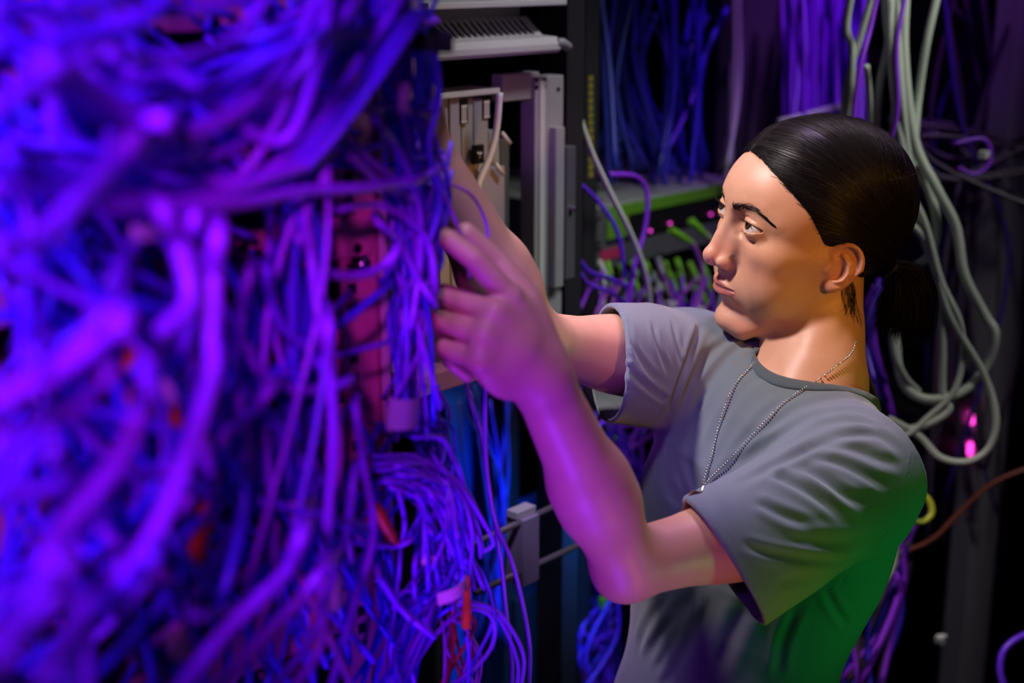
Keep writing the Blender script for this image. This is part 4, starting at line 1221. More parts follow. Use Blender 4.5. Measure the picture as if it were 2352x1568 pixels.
def head_sdf(q, detail=True):
    s = q.copy(); s[:, 1] = np.abs(s[:, 1])
    d = s_ell(s, (-8, 0, 45), (96, 73, 79))
    d = smin(d, s_ell(s, (36, 0, 46), (53.5, 58, 46)), 22)
    d = smin(d, s_ell(s, (28, 0, -20), (55, 52, 66)), 22)
    # jaw
    d = smin(d, s_cap(s, (12, 50, -54), (60, 17, -86), 11, 11), 18)
    d = smin(d, s_cap(s, (0, 56, -12), (11, 49, -50), 12, 12), 16)
    d = smin(d, s_ell(s, (66, 0, -81), (18.0, 20, 15)), 12)
    d = smin(d, s_ell(s, (32, 49, -22), (34, 14, 34)), 22)
    d = smin(d, s_ell(s, (38, 42, 30), (28, 20, 26)), 14)
    # cheek bone and the fullness under it
    d = smin(d, s_ell(s, (58, 38, 1), (20, 18, 15)), 16)
    d = smin(d, s_cap(s, (50, 48, 2), (8, 62, 4), 8, 7), 20)
    d = smin(d, s_ell(s, (50, 32, -36), (26, 22, 30)), 18)
    # mouth mound
    d = smin(d, s_ell(s, (66, 0, -44), (23, 27, 22)), 12)
    # brow
    d = smin(d, s_chain(s, [(80.5, 5, 42), (79, 20, 46), (70.5, 36, 46), (60, 47, 37)], [8.5, 8.0, 7.0, 6.0]), 9)
    # sockets
    d = smax(d, -s_ell(s, (94, 29, 27), (15, 16, 12)), 10)
    d = smax(d, -s_ell(s, (88, 14.5, 26), (9, 6, 12)), 8)
    # nose
    nose = s_chain(s, [(81.5, 0, 38), (88, 0, 26), (95.5, 0, 7), (101, 0, -12)], [7.0, 6.2, 6.6, 7.2])
    nose = smin(nose, s_ell(s, (102.3, 0, -13), (8.6, 7.8, 8.0)), 5)
    nose = smin(nose, s_ell(s, (90, 11.0, -17.5), (11, 5.6, 6.8)), 5)
    nose = smin(nose, s_cap(s, (103, 0, -19), (88, 0, -26.5), 3.6, 4), 5)
    nose = smin(nose, s_ell(s, (84, 5, -5), (12, 12, 22)), 8)
    d = smin(d, nose, 6.5)
    if not detail:
        return d
    d = smax(d, -s_cap(s, (98.5, 6.2, -26), (92, 6.5, -17), 3.0, 3.2), 2.2)
    d = smax(d, -s_cap(s, (91, 7.2, -26.5), (88, 7.0, -19), 2.6, 2.6), 2.2)
    d = smax(d, -s_chain(s, [(88, 19.5, -12), (84, 20, -18), (84, 18, -24)], [0.9, 1.1, 1.0]), 6)      # alar crease
    # philtrum, folds
    d = smax(d, -s_cap(s, (95.5, 0, -28), (94, 0, -37), 2.4, 2.4), 5)
    # lips
    up = s_chain(s, [(89.0, 0, -41.5), (88.5, 5, -40.6), (85.0, 13, -42.5), (77.5, 22.5, -44.0)], [4.0, 4.0, 3.4, 2.0])
    lo = s_chain(s, [(87.0, 0, -51.0), (85.5, 8, -50.8), (82.0, 15, -49.6), (76.5, 21.5, -45.4)], [5.0, 4.6, 3.6, 2.0])
    d = smin(d, up, 3.0); d = smin(d, lo, 3.4)
    d = smax(d, -s_chain(s, [(95.0, 0, -45.9), (92, 8, -45.3), (87, 16, -44.6), (80.5, 23.5, -44.6)], [1.2, 1.2, 1.1, 0.7]), 2.0)
    d = smax(d, -s_chain(s, [(91.5, 0, -61.5), (86, 13, -61)], [5.0, 4.5]), 9)
    # eye: lids round the ball, opened by the almond slit
    e = s - EYE.astype(np.float32)
    lid = np.linalg.norm(e, axis=1) - (ER + 1.15)
    d = smin(d, lid, 7.5)
    t = e[:, 1] * 0.98 - 0.8
    tt = np.clip(1 - (t / 14.3) ** 2, 0, None)
    zc = e[:, 2] - (0.06 * t)            # slight upward slant
    zu = 5.2 * tt ** 0.62 * (1 - 0.012 * t)
    zl = -4.3 * tt ** 0.75
    op = np.maximum(np.maximum(zc - zu, zl - zc) * 0.85, np.abs(t) - 14.3)
    cut = np.maximum(np.maximum(op, (ER - 0.6) - np.linalg.norm(e, axis=1)), 1.5 - e[:, 0])
    cut = np.maximum(cut, np.linalg.norm(e, axis=1) - 22)
    d = smax(d, -cut, 0.9)
    # crease above the upper lid, tear trough below
    zu2 = zu + 3.6
    cr = [( (EYE + np.array([math.sqrt(max(0, 14.9 ** 2 - tq * tq - (6.8 * max(0, 1 - (tq / 15) ** 2) ** .6 + 3.2) ** 2)), tq, 0.06 * tq + 6.8 * max(0, 1 - (tq / 15) ** 2) ** .6 + 3.2]))) for tq in (-9, -5, 0, 5, 9)]
    d = smax(d, -s_chain(s, cr, [0.4, 0.6, 0.7, 0.7, 0.4]), 2.2)
    d = smax(d, -s_chain(s, [(84, 16, 15), (82.5, 26, 11.5), (79, 36, 13)], [0.3, 0.5, 0.3]), 7)
    d = smin(d, ear_sdf(s), 3.0)
    return d


# ---- body joints in world space
def W(px, py, d):
    return np.array(P(px, py, d))


NECK0 = from_head((-22, 0, -38))                 # inside the skull base
NECK1 = W(1876, 858, 1.515)
SH_N, EL_N, WR_N = W(1968, 1095, 1.40), W(1442, 1296, 1.245), W(1240, 865, 1.125)
SH_F, EL_F, WR_F = W(1590, 840, 1.62), W(1230, 785, 1.375), W(958, 322, 1.20)
SA_N = W(1968, 1162, 1.40)
CH_F = np.array([-math.sin(math.radians(54)), -math.cos(math.radians(54)), 0])
CH_L = np.array([math.cos(math.radians(54)), -math.sin(math.radians(54)), 0])
CHEST = W(1782, 1170, 1.54)
WAIST = W(1685, 1500, 1.60)
PELV = W(1665, 1640, 1.63)


def hand_pts(wrist, knuckle, side, nrm, curls, length=1.0, spread=1.0, thumb=None):
    """five finger chains from wrist->knuckle direction; side points to the thumb; nrm out of the back of the hand"""
    wrist, knuckle = np.asarray(wrist), np.asarray(knuckle)
    ax = knuckle - wrist; ax = ax / np.linalg.norm(ax)
    side = side - ax * np.dot(side, ax); side = side / np.linalg.norm(side)
    nrm = np.cross(ax, side) if np.dot(np.cross(ax, side), nrm) > 0 else -np.cross(ax, side)
    fingers = []
    offs = [0.028, 0.009, -0.010, -0.027]
    lens = [(0.042, 0.025, 0.021), (0.046, 0.029, 0.022), (0.043, 0.027, 0.021), (0.034, 0.021, 0.019)]
    back = [0.0, 0.004, 0.0, -0.008]
    for i in range(4):
        k = knuckle + side * offs[i] * spread + ax * back[i]
        pts = [wrist + side * offs[i] * 0.55 + ax * 0.018, k]
        a = 0.0
        for l, c in zip(lens[i], curls[i][:3]):
            a += math.radians(c)
            fan = math.radians(curls[i][3]) if len(curls[i]) > 3 else 0
            dirv = ax * math.cos(a) - nrm * math.sin(a)
            dirv = dirv + side * math.sin(fan); dirv /= np.linalg.norm(dirv)
            pts.append(pts[-1] + dirv * l * length)
        fingers.append(pts)
    return fingers, ax, side, nrm


def norm(v):
    v = np.asarray(v, float); return v / np.linalg.norm(v)


# near (left) hand: index and thumb reach up along the rack, the other fingers curl
KN_N = W(1128, 748, 1.085)
side_n = norm(W(1180, 600, 1.10) - W(1120, 800, 1.09))
nrm_n = norm(W(1120, 730, 1.0) - W(1120, 730, 1.1)) + 0.25 * np.array([1, 0, 0])
FN, AXN, SDN, NRN = hand_pts(WR_N, KN_N, side_n, nrm_n,
                             [(12, 24, 20, 6), (66, 78, 40), (70, 82, 42), (72, 80, 40)])
THUMB_N = [WR_N + AXN * 0.012 + SDN * 0.018, W(1205, 690, 1.12), W(1135, 600, 1.115), W(1070, 535, 1.10)]
KN_F = W(868, 262, 1.145)
side_f = norm(np.array([0.8, -0.2, 0.45]))
nrm_f = norm(np.array([0.3, -0.9, 0.1]))
FF, AXF, SDF_, NRF = hand_pts(WR_F, KN_F, side_f, nrm_f, [(40, 50, 30), (50, 55, 30), (55, 58, 32), (60, 58, 32)])
THUMB_F = [WR_F + AXF * 0.012 + SDF_ * 0.016, WR_F + AXF * 0.045 + SDF_ * 0.036, WR_F + AXF * 0.078 + SDF_ * 0.042 - NRF * 0.012, WR_F + AXF * 0.10 + SDF_ * 0.036 - NRF * 0.022]


def hand_sdf(p, fingers, thumb, wrist, kn, ax, side, nr):
    palm_c = (wrist + kn) / 2 + ax * 0.004
    R = np.stack([ax, side, nr])
    L = np.linalg.norm(kn - wrist)
    d = s_ell(p, palm_c, (L * 0.60, 0.040, 0.0150), R)
    rr = [(0.0105, 0.0105, 0.0088, 0.0078, 0.0070), (0.0105, 0.0105, 0.0088, 0.0078, 0.0070),
          (0.0100, 0.0100, 0.0083, 0.0074, 0.0066), (0.0092, 0.0092, 0.0074, 0.0066, 0.0060)]
    for f_, r_ in zip(fingers, rr):
        d = smin(d, s_chain(p, f_[:2], r_[:2]), 0.010)
    for f_, r_ in zip(fingers, rr):
        d = smin(d, s_chain(p, f_[1:], r_[1:]), 0.0035)
    th = s_chain(p, thumb, [0.015, 0.0135, 0.0108, 0.0085])
    d = smin(d, th, 0.010)
    return d


def arm_sdf(p, sh, el, wr, kn):
    fore = norm(wr - el)
    u = norm(el - sh)
    d = s_cap(p, sh, el, 0.042, 0.0295)
    d = smin(d, s_ell(p, sh * 0.55 + el * 0.45, (0.10, 0.037, 0.040), np.stack([u, *_perp(u)])), 0.02)
    fa = s_cap(p, el, el + fore * 0.10, 0.0285, 0.0325)
    fa = smin(fa, s_cap(p, el + fore * 0.08, wr, 0.0325, 0.0235), 0.02)
    d = smin(d, fa, 0.016)
    bone = el + norm(el - (sh + wr) / 2) * 0.010
    d = smin(d, s_ell(p, bone, (0.016, 0.016, 0.016)), 0.02)
    d = smin(d, s_cap(p, wr, wr + norm(kn - wr) * 0.035, 0.0235, 0.022), 0.015)
    return d


def _perp(u):
    a = np.array([0, 0, 1.0]) if abs(u[2]) < 0.9 else np.array([1.0, 0, 0])
    v = norm(np.cross(u, a)); return v, np.cross(u, v)


def bound(p, c, r, f, far=0.03):
    """evaluate f only within r of c"""
    dc = np.linalg.norm(p - np.asarray(c, np.float32), axis=1) - r
    out = (dc + far).astype(np.float32)
    m = dc < 0
    if m.any():
        out[m] = f(p[m])
    return out


def torso_sdf(p):
    R = np.stack([CH_F, CH_L, np.cross(CH_F, CH_L)])
    d = s_ell(p, CHEST, (0.088, 0.130, 0.135), R)
    d = smin(d, s_cap(p, SH_N, SH_F, 0.040, 0.040), 0.05)
    d = smin(d, s_ell(p, WAIST, (0.085, 0.115, 0.16), R), 0.06)
    d = smin(d, s_ell(p, PELV - np.array([0, 0, 0.03]), (0.10, 0.145, 0.11), R), 0.05)
    d = smin(d, s_cap(p, NECK1 + np.array([0, 0, -.045]), SH_N, 0.038, 0.034), 0.04)
    d = smin(d, s_cap(p, NECK1 + np.array([0, 0, -.045]), SH_F, 0.038, 0.034), 0.04)
    return d


HEADC = from_head((0, 0, 10))


def body_sdf(p):
    d = bound(p, HEADC, 0.20, lambda q: head_sdf(to_head(q)) * np.float32(HS / 1000))
    # neck
    def neck(q):
        n = s_chain(q, [NECK0, NECK0 * .45 + NECK1 * .55, NECK1], [0.050, 0.048, 0.053], 0.01)
        # sterno-mastoid cords and the windpipe
        e1 = from_head((-20, 52, -30)); e2 = NECK1 + CH_F * 0.052 + CH_L * 0.014 + np.array([0, 0, -.012])
        n = smin(n, s_cap(q, e1, e2, 0.011, 0.0085), 0.016)
        e3 = from_head((-20, -52, -30)); e4 = NECK1 + CH_F * 0.052 - CH_L * 0.014 + np.array([0, 0, -.012])
        n = smin(n, s_cap(q, e3, e4, 0.011, 0.0085), 0.016)
        n = smin(n, s_cap(q, from_head((22, 0, -66)), NECK1 + CH_F * 0.032, 0.016, 0.016), 0.02)
        n = smax(n, -s_ell(q, NECK1 + CH_F * 0.068 + np.array([0, 0, 0.0]), (0.010, 0.010, 0.014)), 0.012)
        return n
    d = smin(d, bound(p, (NECK0 + NECK1) / 2, 0.19, neck), 0.012)
    d = smin(d, torso_sdf(p), 0.03)
    d = smin(d, bound(p, EL_N * .5 + (SH_N + WR_N) * .25, 0.30, lambda q: arm_sdf(q, SA_N, EL_N, WR_N, KN_N)), 0.02)
    d = smin(d, bound(p, EL_F * .5 + (SH_F + WR_F) * .25, 0.30, lambda q: arm_sdf(q, SH_F, EL_F, WR_F, KN_F)), 0.02)
    d = smin(d, bound(p, KN_N, 0.16, lambda q: hand_sdf(q, FN, THUMB_N, WR_N, KN_N, AXN, SDN, NRN)), 0.010)
    d = smin(d, bound(p, KN_F, 0.16, lambda q: hand_sdf(q, FF, THUMB_F, WR_F, KN_F, AXF, SDF_, NRF)), 0.010)
    return d


# ---- skin
def skin_material():
    m = bpy.data.materials.new('skin')
    m.use_nodes = True
    nt = m.node_tree; N = nt.nodes; Lk = nt.links
    b = N['Principled BSDF']
    at = N.new('ShaderNodeAttribute'); at.attribute_name = 'tint'      # r lips, g warm zones, b brow and lash line
    sep = N.new('ShaderNodeSeparateColor'); Lk.new(at.outputs['Color'], sep.inputs[0])
    tc = N.new('ShaderNodeTexCoord')
    n = N.new('ShaderNodeTexNoise'); n.inputs['Scale'].default_value = 60; n.inputs['Detail'].default_value = 5
    Lk.new(tc.outputs['Object'], n.inputs['Vector'])
    def mix(fac, a, c2):
        x = N.new('ShaderNodeMix'); x.data_type = 'RGBA'
        if isinstance(fac, float): x.inputs[0].default_value = fac
        else: Lk.new(fac, x.inputs[0])
        if isinstance(a, tuple): x.inputs[6].default_value = (*a, 1)
        else: Lk.new(a, x.inputs[6])
        x.inputs[7].default_value = (*c2, 1)
        return x.outputs[2]
    c = mix(n.outputs['Fac'], (0.60, 0.33, 0.215), (0.52, 0.265, 0.165))
    c = mix(sep.outputs['Green'], c, (0.56, 0.20, 0.13))
    c = mix(sep.outputs['Red'], c, (0.40, 0.125, 0.105))
    c = mix(sep.outputs['Blue'], c, (0.05, 0.03, 0.025))
    Lk.new(c, b.inputs['Base Color'])
    b.inputs['Roughness'].default_value = 0.46
    b.inputs['Specular IOR Level'].default_value = 0.45
    b.inputs['Subsurface Weight'].default_value = 0.12
    b.inputs['Subsurface Radius'].default_value = (0.008, 0.003, 0.0015)
    b.inputs['Subsurface Scale'].default_value = 0.6
    n2 = N.new('ShaderNodeTexNoise'); n2.inputs['Scale'].default_value = 900; n2.inputs['Detail'].default_value = 3
    Lk.new(tc.outputs['Object'], n2.inputs['Vector'])
    bp = N.new('ShaderNodeBump'); bp.inputs['Strength'].default_value = 0.22; bp.inputs['Distance'].default_value = 0.0005
    Lk.new(n2.outputs['Fac'], bp.inputs['Height']); Lk.new(bp.outputs['Normal'], b.inputs['Normal'])
    return m


def sstep(x, a, b):
    t = np.clip((x - a) / (b - a), 0, 1); return t * t * (3 - 2 * t)


person = empty('person', (float(PELV[0]), float(PELV[1]), 0.0))
tag(person, 'dark-haired person in grey-green T-shirt reaching both arms up into the tangle of violet cables', 'person')

blo = np.array([-0.16, 1.0, 0.95]); bhi = np.array([0.50, 1.78, 1.78])
V, F = surface_nets(body_sdf, blo, bhi, 0.0023)
V = newton(body_sdf, V, 1)
def near_face(c):
    q = to_head(c.astype(np.float32))
    return ((q[:, 0] > 20) & (q[:, 2] > -105) & (q[:, 2] < 75)) | ((np.abs(q[:, 1]) > 55) & (np.abs(q[:, 0]) < 35) & (np.abs(q[:, 2]) < 45))
V, F, ng = refine(V, F, near_face)
V = newton(body_sdf, V, 2)
# a second pass round eyes, mouth and nose (quads only)
def near_eye(c):
    q = to_head(c.astype(np.float32)); ay = np.abs(q[:, 1])
    return ((q[:, 0] > 70) & (ay > 12) & (ay < 50) & (q[:, 2] > 8) & (q[:, 2] < 36)) | ((q[:, 0] > 72) & (ay < 32) & (q[:, 2] > -58) & (q[:, 2] < -34)) | ((q[:, 0] > 82) & (ay < 22) & (q[:, 2] > -30) & (q[:, 2] < -6))
V, F2, ng2 = refine(V, F, near_eye)
# n-gons of the first pass keep their place (they lie away from the second region)
F, ng = F2, ng + ng2
V = newton(body_sdf, V, 1)
me = mesh_mixed('body', V, F, ng)
q = to_head(V.astype(np.float32)); ay = np.abs(q[:, 1])
inface = (q[:, 0] > 20) & (np.abs(q[:, 1]) < 75) & (q[:, 2] < 90) & (q[:, 2] > -110)
zl_up = np.interp(ay, [0, 4, 12, 24], [-38.2, -37.4, -40.0, -46.0])
zl_lo = np.interp(ay, [0, 8, 16, 24], [-56.0, -55.2, -52.0, -47.8])
lip = sstep(zl_up - q[:, 2], -0.8, 0.8) * sstep(q[:, 2] - zl_lo, -0.8, 0.8) * (q[:, 0] > 70) * (ay < 25)
warm = 0.55 * np.exp(-(((q[:, 0] - 62) / 20) ** 2 + ((ay - 42) / 15) ** 2 + ((q[:, 2] + 12) / 16) ** 2))
warm += 0.5 * np.exp(-(((q[:, 0] - 106) / 9) ** 2 + (ay / 12) ** 2 + ((q[:, 2] + 12) / 9) ** 2))
warm += 0.5 * ((ay > 72) & (np.abs(q[:, 0]) < 30) & (np.abs(q[:, 2]) < 40))
e = q - EYE.astype(np.float32); e[:, 1] = ay - EYE[1]
rr = np.linalg.norm(e, axis=1)
t = e[:, 1] * 0.98 - 0.8; tt = np.clip(1 - (t / 14.3) ** 2, 0, None)
zu = 5.2 * tt ** 0.62 * (1 - 0.012 * t)
line = np.exp(-((e[:, 2] - 0.06 * t - zu - 0.3) / 0.8) ** 2) * (rr < 15.5) * (np.abs(t) < 14) * (e[:, 0] > 1)
zb = np.interp(ay, [11, 22, 36, 50], [38.5, 45.5, 47.5, 37.5]); wb = np.interp(ay, [9, 14, 30, 51], [3.2, 3.6, 2.8, 0.8])
brow = np.exp(-((q[:, 2] - zb) / wb) ** 2) * sstep(ay, 9.5, 13) * sstep(52 - ay, 0, 4) * (q[:, 0] > 40) * 0.75
tint = np.zeros((len(V), 4), np.float32)
tint[:, 0] = np.where(inface, lip, 0); tint[:, 1] = np.clip(warm, 0, 1) * (np.abs(q).max(1) < 115)
tint[:, 2] = np.where(inface, np.clip(line * 0.8 + brow, 0, 1), 0); tint[:, 3] = 1
a = me.color_attributes.new('tint', 'FLOAT_COLOR', 'POINT')
a.data.foreach_set('color', tint.ravel())
M_SKIN = skin_material()
body = link('body', me, M_SKIN, person)

# ---- eyes
def eye_material():
    m = bpy.data.materials.new('eye'); m.use_nodes = True
    nt = m.node_tree; N = nt.nodes; Lk = nt.links; b = N['Principled BSDF']
    tc = N.new('ShaderNodeTexCoord'); sp = N.new('ShaderNodeSeparateXYZ'); Lk.new(tc.outputs['Object'], sp.inputs[0])
    def mth(op, a, c=None):
        x = N.new('ShaderNodeMath'); x.operation = op
        for i, v in enumerate((a, c)):
            if v is None: continue
            if isinstance(v, (int, float)): x.inputs[i].default_value = v
            else: Lk.new(v, x.inputs[i])
        return x.outputs[0]
    r = mth('SQRT', mth('ADD', mth('MULTIPLY', sp.outputs['Y'], sp.outputs['Y']), mth('MULTIPLY', sp.outputs['Z'], sp.outputs['Z'])))
    r = mth('ADD', mth('MULTIPLY', r, 1000.0), mth('MULTIPLY', mth('LESS_THAN', sp.outputs['X'], 0.0), 50.0))
    cr = N.new('ShaderNodeValToRGB'); Lk.new(mth('DIVIDE', r, 14.0), cr.inputs[0])
    el = cr.color_ramp.elements
    el[0].position = 0; el[0].color = (0.004, 0.003, 0.003, 1)
    el[1].position = 1; el[1].color = (0.62, 0.50, 0.46, 1)
    for p_, c in ((0.17, (0.004, 0.003, 0.003)), (0.19, (0.055, 0.03, 0.012)), (0.34, (0.045, 0.032, 0.016)), (0.42, (0.02, 0.015, 0.012)), (0.46, (0.72, 0.66, 0.64)), (0.7, (0.74, 0.66, 0.63))):
        e_ = el.new(p_); e_.color = (*c, 1)
    Lk.new(cr.outputs[0], b.inputs['Base Color'])
    b.inputs['Roughness'].default_value = 0.12; b.inputs['Coat Weight'].default_value = 1.0; b.inputs['Coat Roughness'].default_value = 0.02
    return m


M_EYE = eye_material()
gz = norm(np.array([math.cos(math.radians(4)), 0.0, 0.36])) @ HA
for sgn in (1, -1):
    c = from_head(EYE * np.array([1, sgn, 1]))
    mb = MB(); mb.ball((0, 0, 0), ER * HS / 1000, 40, 28)
    # corneal bulge
    V_ = np.array(mb.V); rr_ = np.linalg.norm(V_[:, 1:], axis=1); V_[:, 0] += np.where(V_[:, 0] > 0, 0.0011 * np.clip(1 - (rr_ / 0.0062) ** 2, 0, 1), 0)
    mb.V = [tuple(v) for v in V_]
    eo = mb.build('eye', M_EYE, person, smooth=True)
    eo.location = Vector(c) - person.location
    eo.rotation_euler = Vector(gz).to_track_quat('X', 'Z').to_euler()

# ---- hair
HXZ = np.array([(-60, -30), (-45, -26), (-20, -24), (4, -22), (6, 12), (12, 15), (22, 21), (52, 41.5), (62, 51), (73, 61.5), (84, 70.5), (92, 74), (110, 80)], float)


def hair_edge(q):
    return (q[:, 0] - np.interp(q[:, 2], HXZ[:, 0], HXZ[:, 1]) - 0.00 * q[:, 1]) * 0.72


def hair_thick(q):
    g = hair_edge(q)
    th = 1.0 + 6.0 * sstep(-g, 0, 26)
    th -= 3.5 * np.exp(-(((q[:, 0] + 6) / 24) ** 2 + ((q[:, 2] - 12) / 30) ** 2)) * (np.abs(q[:, 1]) > 40)
    part = np.exp(-((q[:, 1] + 15 + 0.13 * (72 - q[:, 0])) / 2.2) ** 2) * (q[:, 2] > 70) * (q[:, 0] > -5)
    th += 1.5 * sstep(q[:, 2], 60, 110)
    return th - 2.4 * part


def hair_sdf(q):
    d = head_sdf(q, False)
    cap = smax(d - hair_thick(q), hair_edge(q), 1.6)
    cap = smax(cap, -(q[:, 2] + 52 - 0.25 * np.clip(-q[:, 0] - 30, 0, 60)), 8)
    # hair gathered toward the tie at the back
    cap = smin(cap, s_chain(q, [(-62, 6, 6), (-88, 4, -8), TIE], [26, 17, 7.0]), 14)
    return cap


TIE = to_head(W(2046, 618, 1.548)[None].astype(np.float32))[0]
lo_, hi_ = np.array([-125, -95, -75]), np.array([95, 95, 150])
Vh, Fh = surface_nets(lambda x: hair_sdf(x.astype(np.float32)), lo_, hi_, 2.4)
M_HAIR = base_mat('hair', (0.010, 0.008, 0.008), rough=0.38, spec=0.18)
hair = link('hair', mesh_quads('hair', from_head(Vh), Fh), M_HAIR, person)


def hgrad(f, q, e=0.4):
    return np.stack([f(q + np.array(o, np.float32) * e) - f(q - np.array(o, np.float32) * e) for o in ((1, 0, 0), (0, 1, 0), (0, 0, 1))], 1)


def project(f, q, off, it=3):
    for _ in range(it):
        out = []
        for i in range(0, len(q), 60000):
            v = q[i:i + 60000].astype(np.float32)
            d = f(v); g = hgrad(f, v); g /= (np.linalg.norm(g, axis=1, keepdims=True) + 1e-6)
            out.append(v - g * np.clip(d - off[i:i + 60000], -6, 6)[:, None])
        q = np.concatenate(out)
    return q


def strands_mesh(name, S, rad, mat, parent, taper=0.3):
    """S: strands x points x 3 (world). three-sided tubes in one mesh"""
    n, k, _ = S.shape
    T = np.gradient(S, axis=1); T /= np.linalg.norm(T, axis=2, keepdims=True) + 1e-9
    ref = np.tile(np.array([0.3, 0.5, 0.81]), (n, k, 1))
    A = np.cross(T, ref); A /= np.linalg.norm(A, axis=2, keepdims=True) + 1e-9
    Bq = np.cross(T, A)
    w = np.interp(np.linspace(0, 1, k), [0, 0.1, 0.7, 1], [0.5, 1, 1, taper])
    r = (np.asarray(rad).reshape(-1, 1) * w[None])[:, :, None]
    ring = [S + r * (math.cos(a) * A + math.sin(a) * Bq) for a in (0, 2.094, 4.189)]
    V_ = np.stack(ring, 2).reshape(-1, 3)
    b0 = (np.arange(n)[:, None] * k + np.arange(k - 1)[None]).reshape(-1) * 3
    Q = np.concatenate([np.stack([b0 + i, b0 + (i + 1) % 3, b0 + 3 + (i + 1) % 3, b0 + 3 + i], 1) for i in range(3)])
    return link(name, mesh_quads(name, V_, Q), mat, parent)


# roots all over the cap, combed from the parting round the side and back to the tie
NS = 4200
mesh_c = from_head(Vh)
cq = Vh[Fh].mean(1)
ok = (hair_edge(cq) < -0.5) & (cq[:, 2] > -38) & (cq[:, 0] > -70)
cand = cq[ok]
wgt = np.where(cand[:, 1] > -40, 1.0, 0.35)
ri = rng.choice(len(cand), NS, p=wgt / wgt.sum())
root = cand[ri] + rng.normal(0, 0.8, (NS, 3))
edge_ = cand[(hair_edge(cand) > -4.5) & (cand[:, 2] > 34)]
NE = 1500
re_ = edge_[rng.choice(len(edge_), NE)]; re_[:, 0] += np.abs(rng.normal(0, 2.2, NE)); re_[:, 2] += rng.normal(0, 1, NE)
root[:NE] = re_
sd = np.where(root[:, 1] > -15 - 0.13 * (72 - root[:, 0]), 1, -1)
tt_ = np.linspace(0, 1, 22)[None, :, None]
end = TIE[None] + rng.normal(0, 2.0, (NS, 3))
hgt = sstep(root[:, 2], 20, 120)
ctrl = np.stack([root[:, 0] * 0.40 - 34 + 14 * hgt, sd * (66 + 26 * hgt), root[:, 2] * 0.62 + 12 + 10 * hgt], 1)
ctrl[:, 1] = np.where(np.abs(root[:, 1]) > 50, sd * 84, ctrl[:, 1])
Sx = (1 - tt_) ** 2 * root[:, None] + 2 * tt_ * (1 - tt_) * ctrl[:, None] + tt_ ** 2 * end[:, None]
off = np.repeat(np.abs(rng.normal(0.0, 0.5, NS)) + 0.05, 22)
hair_skin = lambda x: np.minimum(head_sdf(x, False), hair_sdf(x))
Sx = project(hair_skin, Sx.reshape(-1, 3), off, 3).reshape(NS, 22, 3)
cut_ = rng.uniform(0.75, 1.0, NS)
# loose short hairs along the parting and hairline
NF = 300
fr = cand[rng.choice(len(cand), NF * 6)]
fr = fr[(fr[:, 2] > 70) | (hair_edge(fr) > -5)][:NF]
NF = len(fr)
dirs = np.stack([rng.normal(-0.6, 0.5, NF), rng.normal(0.25, 0.6, NF), rng.normal(0.25, 0.35, NF)], 1)
crv = rng.normal(0, 1.0, (NF, 3))
tq = np.linspace(0, 1, 22)[None, :, None]
ln = rng.uniform(7, 24, NF)[:, None, None]
Sf = fr[:, None] + dirs[:, None] * tq * ln + crv[:, None] * tq ** 2 * ln * 0.55
Sf = project(hair_skin, Sf.reshape(-1, 3), np.tile(np.linspace(0.3, 1, 22) ** 1.5, NF) * np.repeat(rng.uniform(0.3, 3.5, NF), 22), 2).reshape(NF, 22, 3)
strands_mesh('hair_strands', from_head(np.concatenate([Sx, Sf])), np.concatenate([rng.uniform(0.00013, 0.00026, NS), np.full(NF, 0.0001)]), M_HAIR, hair)
# ponytail
NP = 2600
t0 = TIE[None] + rng.normal(0, 2.6, (NP, 3))
ang = rng.uniform(0, 2 * math.pi, NP); rad_ = np.sqrt(rng.uniform(0, 1, NP))
sp1 = rad_ * np.cos(ang); sp2 = rad_ * np.sin(ang)
dn = np.array([0, 0, -1.0]) @ HA.T; bk = np.array([-1.0, 0, 0.0]); lf = np.array([0, 1.0, 0])
mid = t0 + bk * (32 + 26 * sp1)[:, None] + lf * (24 * sp2)[:, None] + dn * (6 - 22 * np.clip(sp1, -.3, 1) )[:, None]
low = t0 + bk * (18 + 31 * sp1)[:, None] + lf * (28 * sp2)[:, None] + dn * (rng.uniform(52, 76, NP) - 6 * np.abs(sp1))[:, None]
tp = np.linspace(0, 1, 14)[None, :, None]
Sp = (1 - tp) ** 2 * t0[:, None] + 2 * tp * (1 - tp) * mid[:, None] + tp ** 2 * low[:, None] + rng.normal(0, 1.2, (NP, 1, 3)) * tp
strands_mesh('ponytail', from_head(Sp), rng.uniform(0.00025, 0.00042, NP), M_HAIR, hair)
# wisps on the neck behind the ear
NW = 46
w0 = np.array([-24, 60, -18]) + rng.normal(0, 1, (NW, 3)) * np.array([7, 2, 6])
w1 = w0 + np.array([-6, 4, -22]) + rng.normal(0, 2.5, (NW, 3))
w2 = w0 + np.stack([rng.uniform(-8, 14, NW), rng.uniform(-2, 6, NW), rng.uniform(-62, -30, NW)], 1)
Sw = (1 - tp) ** 2 * w0[:, None] + 2 * tp * (1 - tp) * w1[:, None] + tp ** 2 * w2[:, None]
Sw = project(lambda x: smin(head_sdf(x, False), batched(lambda z: body_sdf(from_head(z).astype(np.float32)), x) * np.float32(1000 / HS), 1.0), Sw.reshape(-1, 3), np.full(NW * 14, 1.0), 2).reshape(NW, 14, 3)
strands_mesh('loose_lock', from_head(Sw), rng.uniform(0.00012, 0.0003, NW), M_HAIR, hair)
# hair tie
tb = MB(); a_ = np.linspace(0, 2 * math.pi, 25)
ux, uy = _perp(norm((TIE - np.array([-62, 6, 6]))))
tb.tube([from_head(TIE + 7.5 * (math.cos(x) * ux + math.sin(x) * uy)) for x in a_], 0.0022, 8)
tb.build('hair_tie', base_mat('hair_tie_black', (0.012, 0.011, 0.011), 0.7), hair, smooth=True)

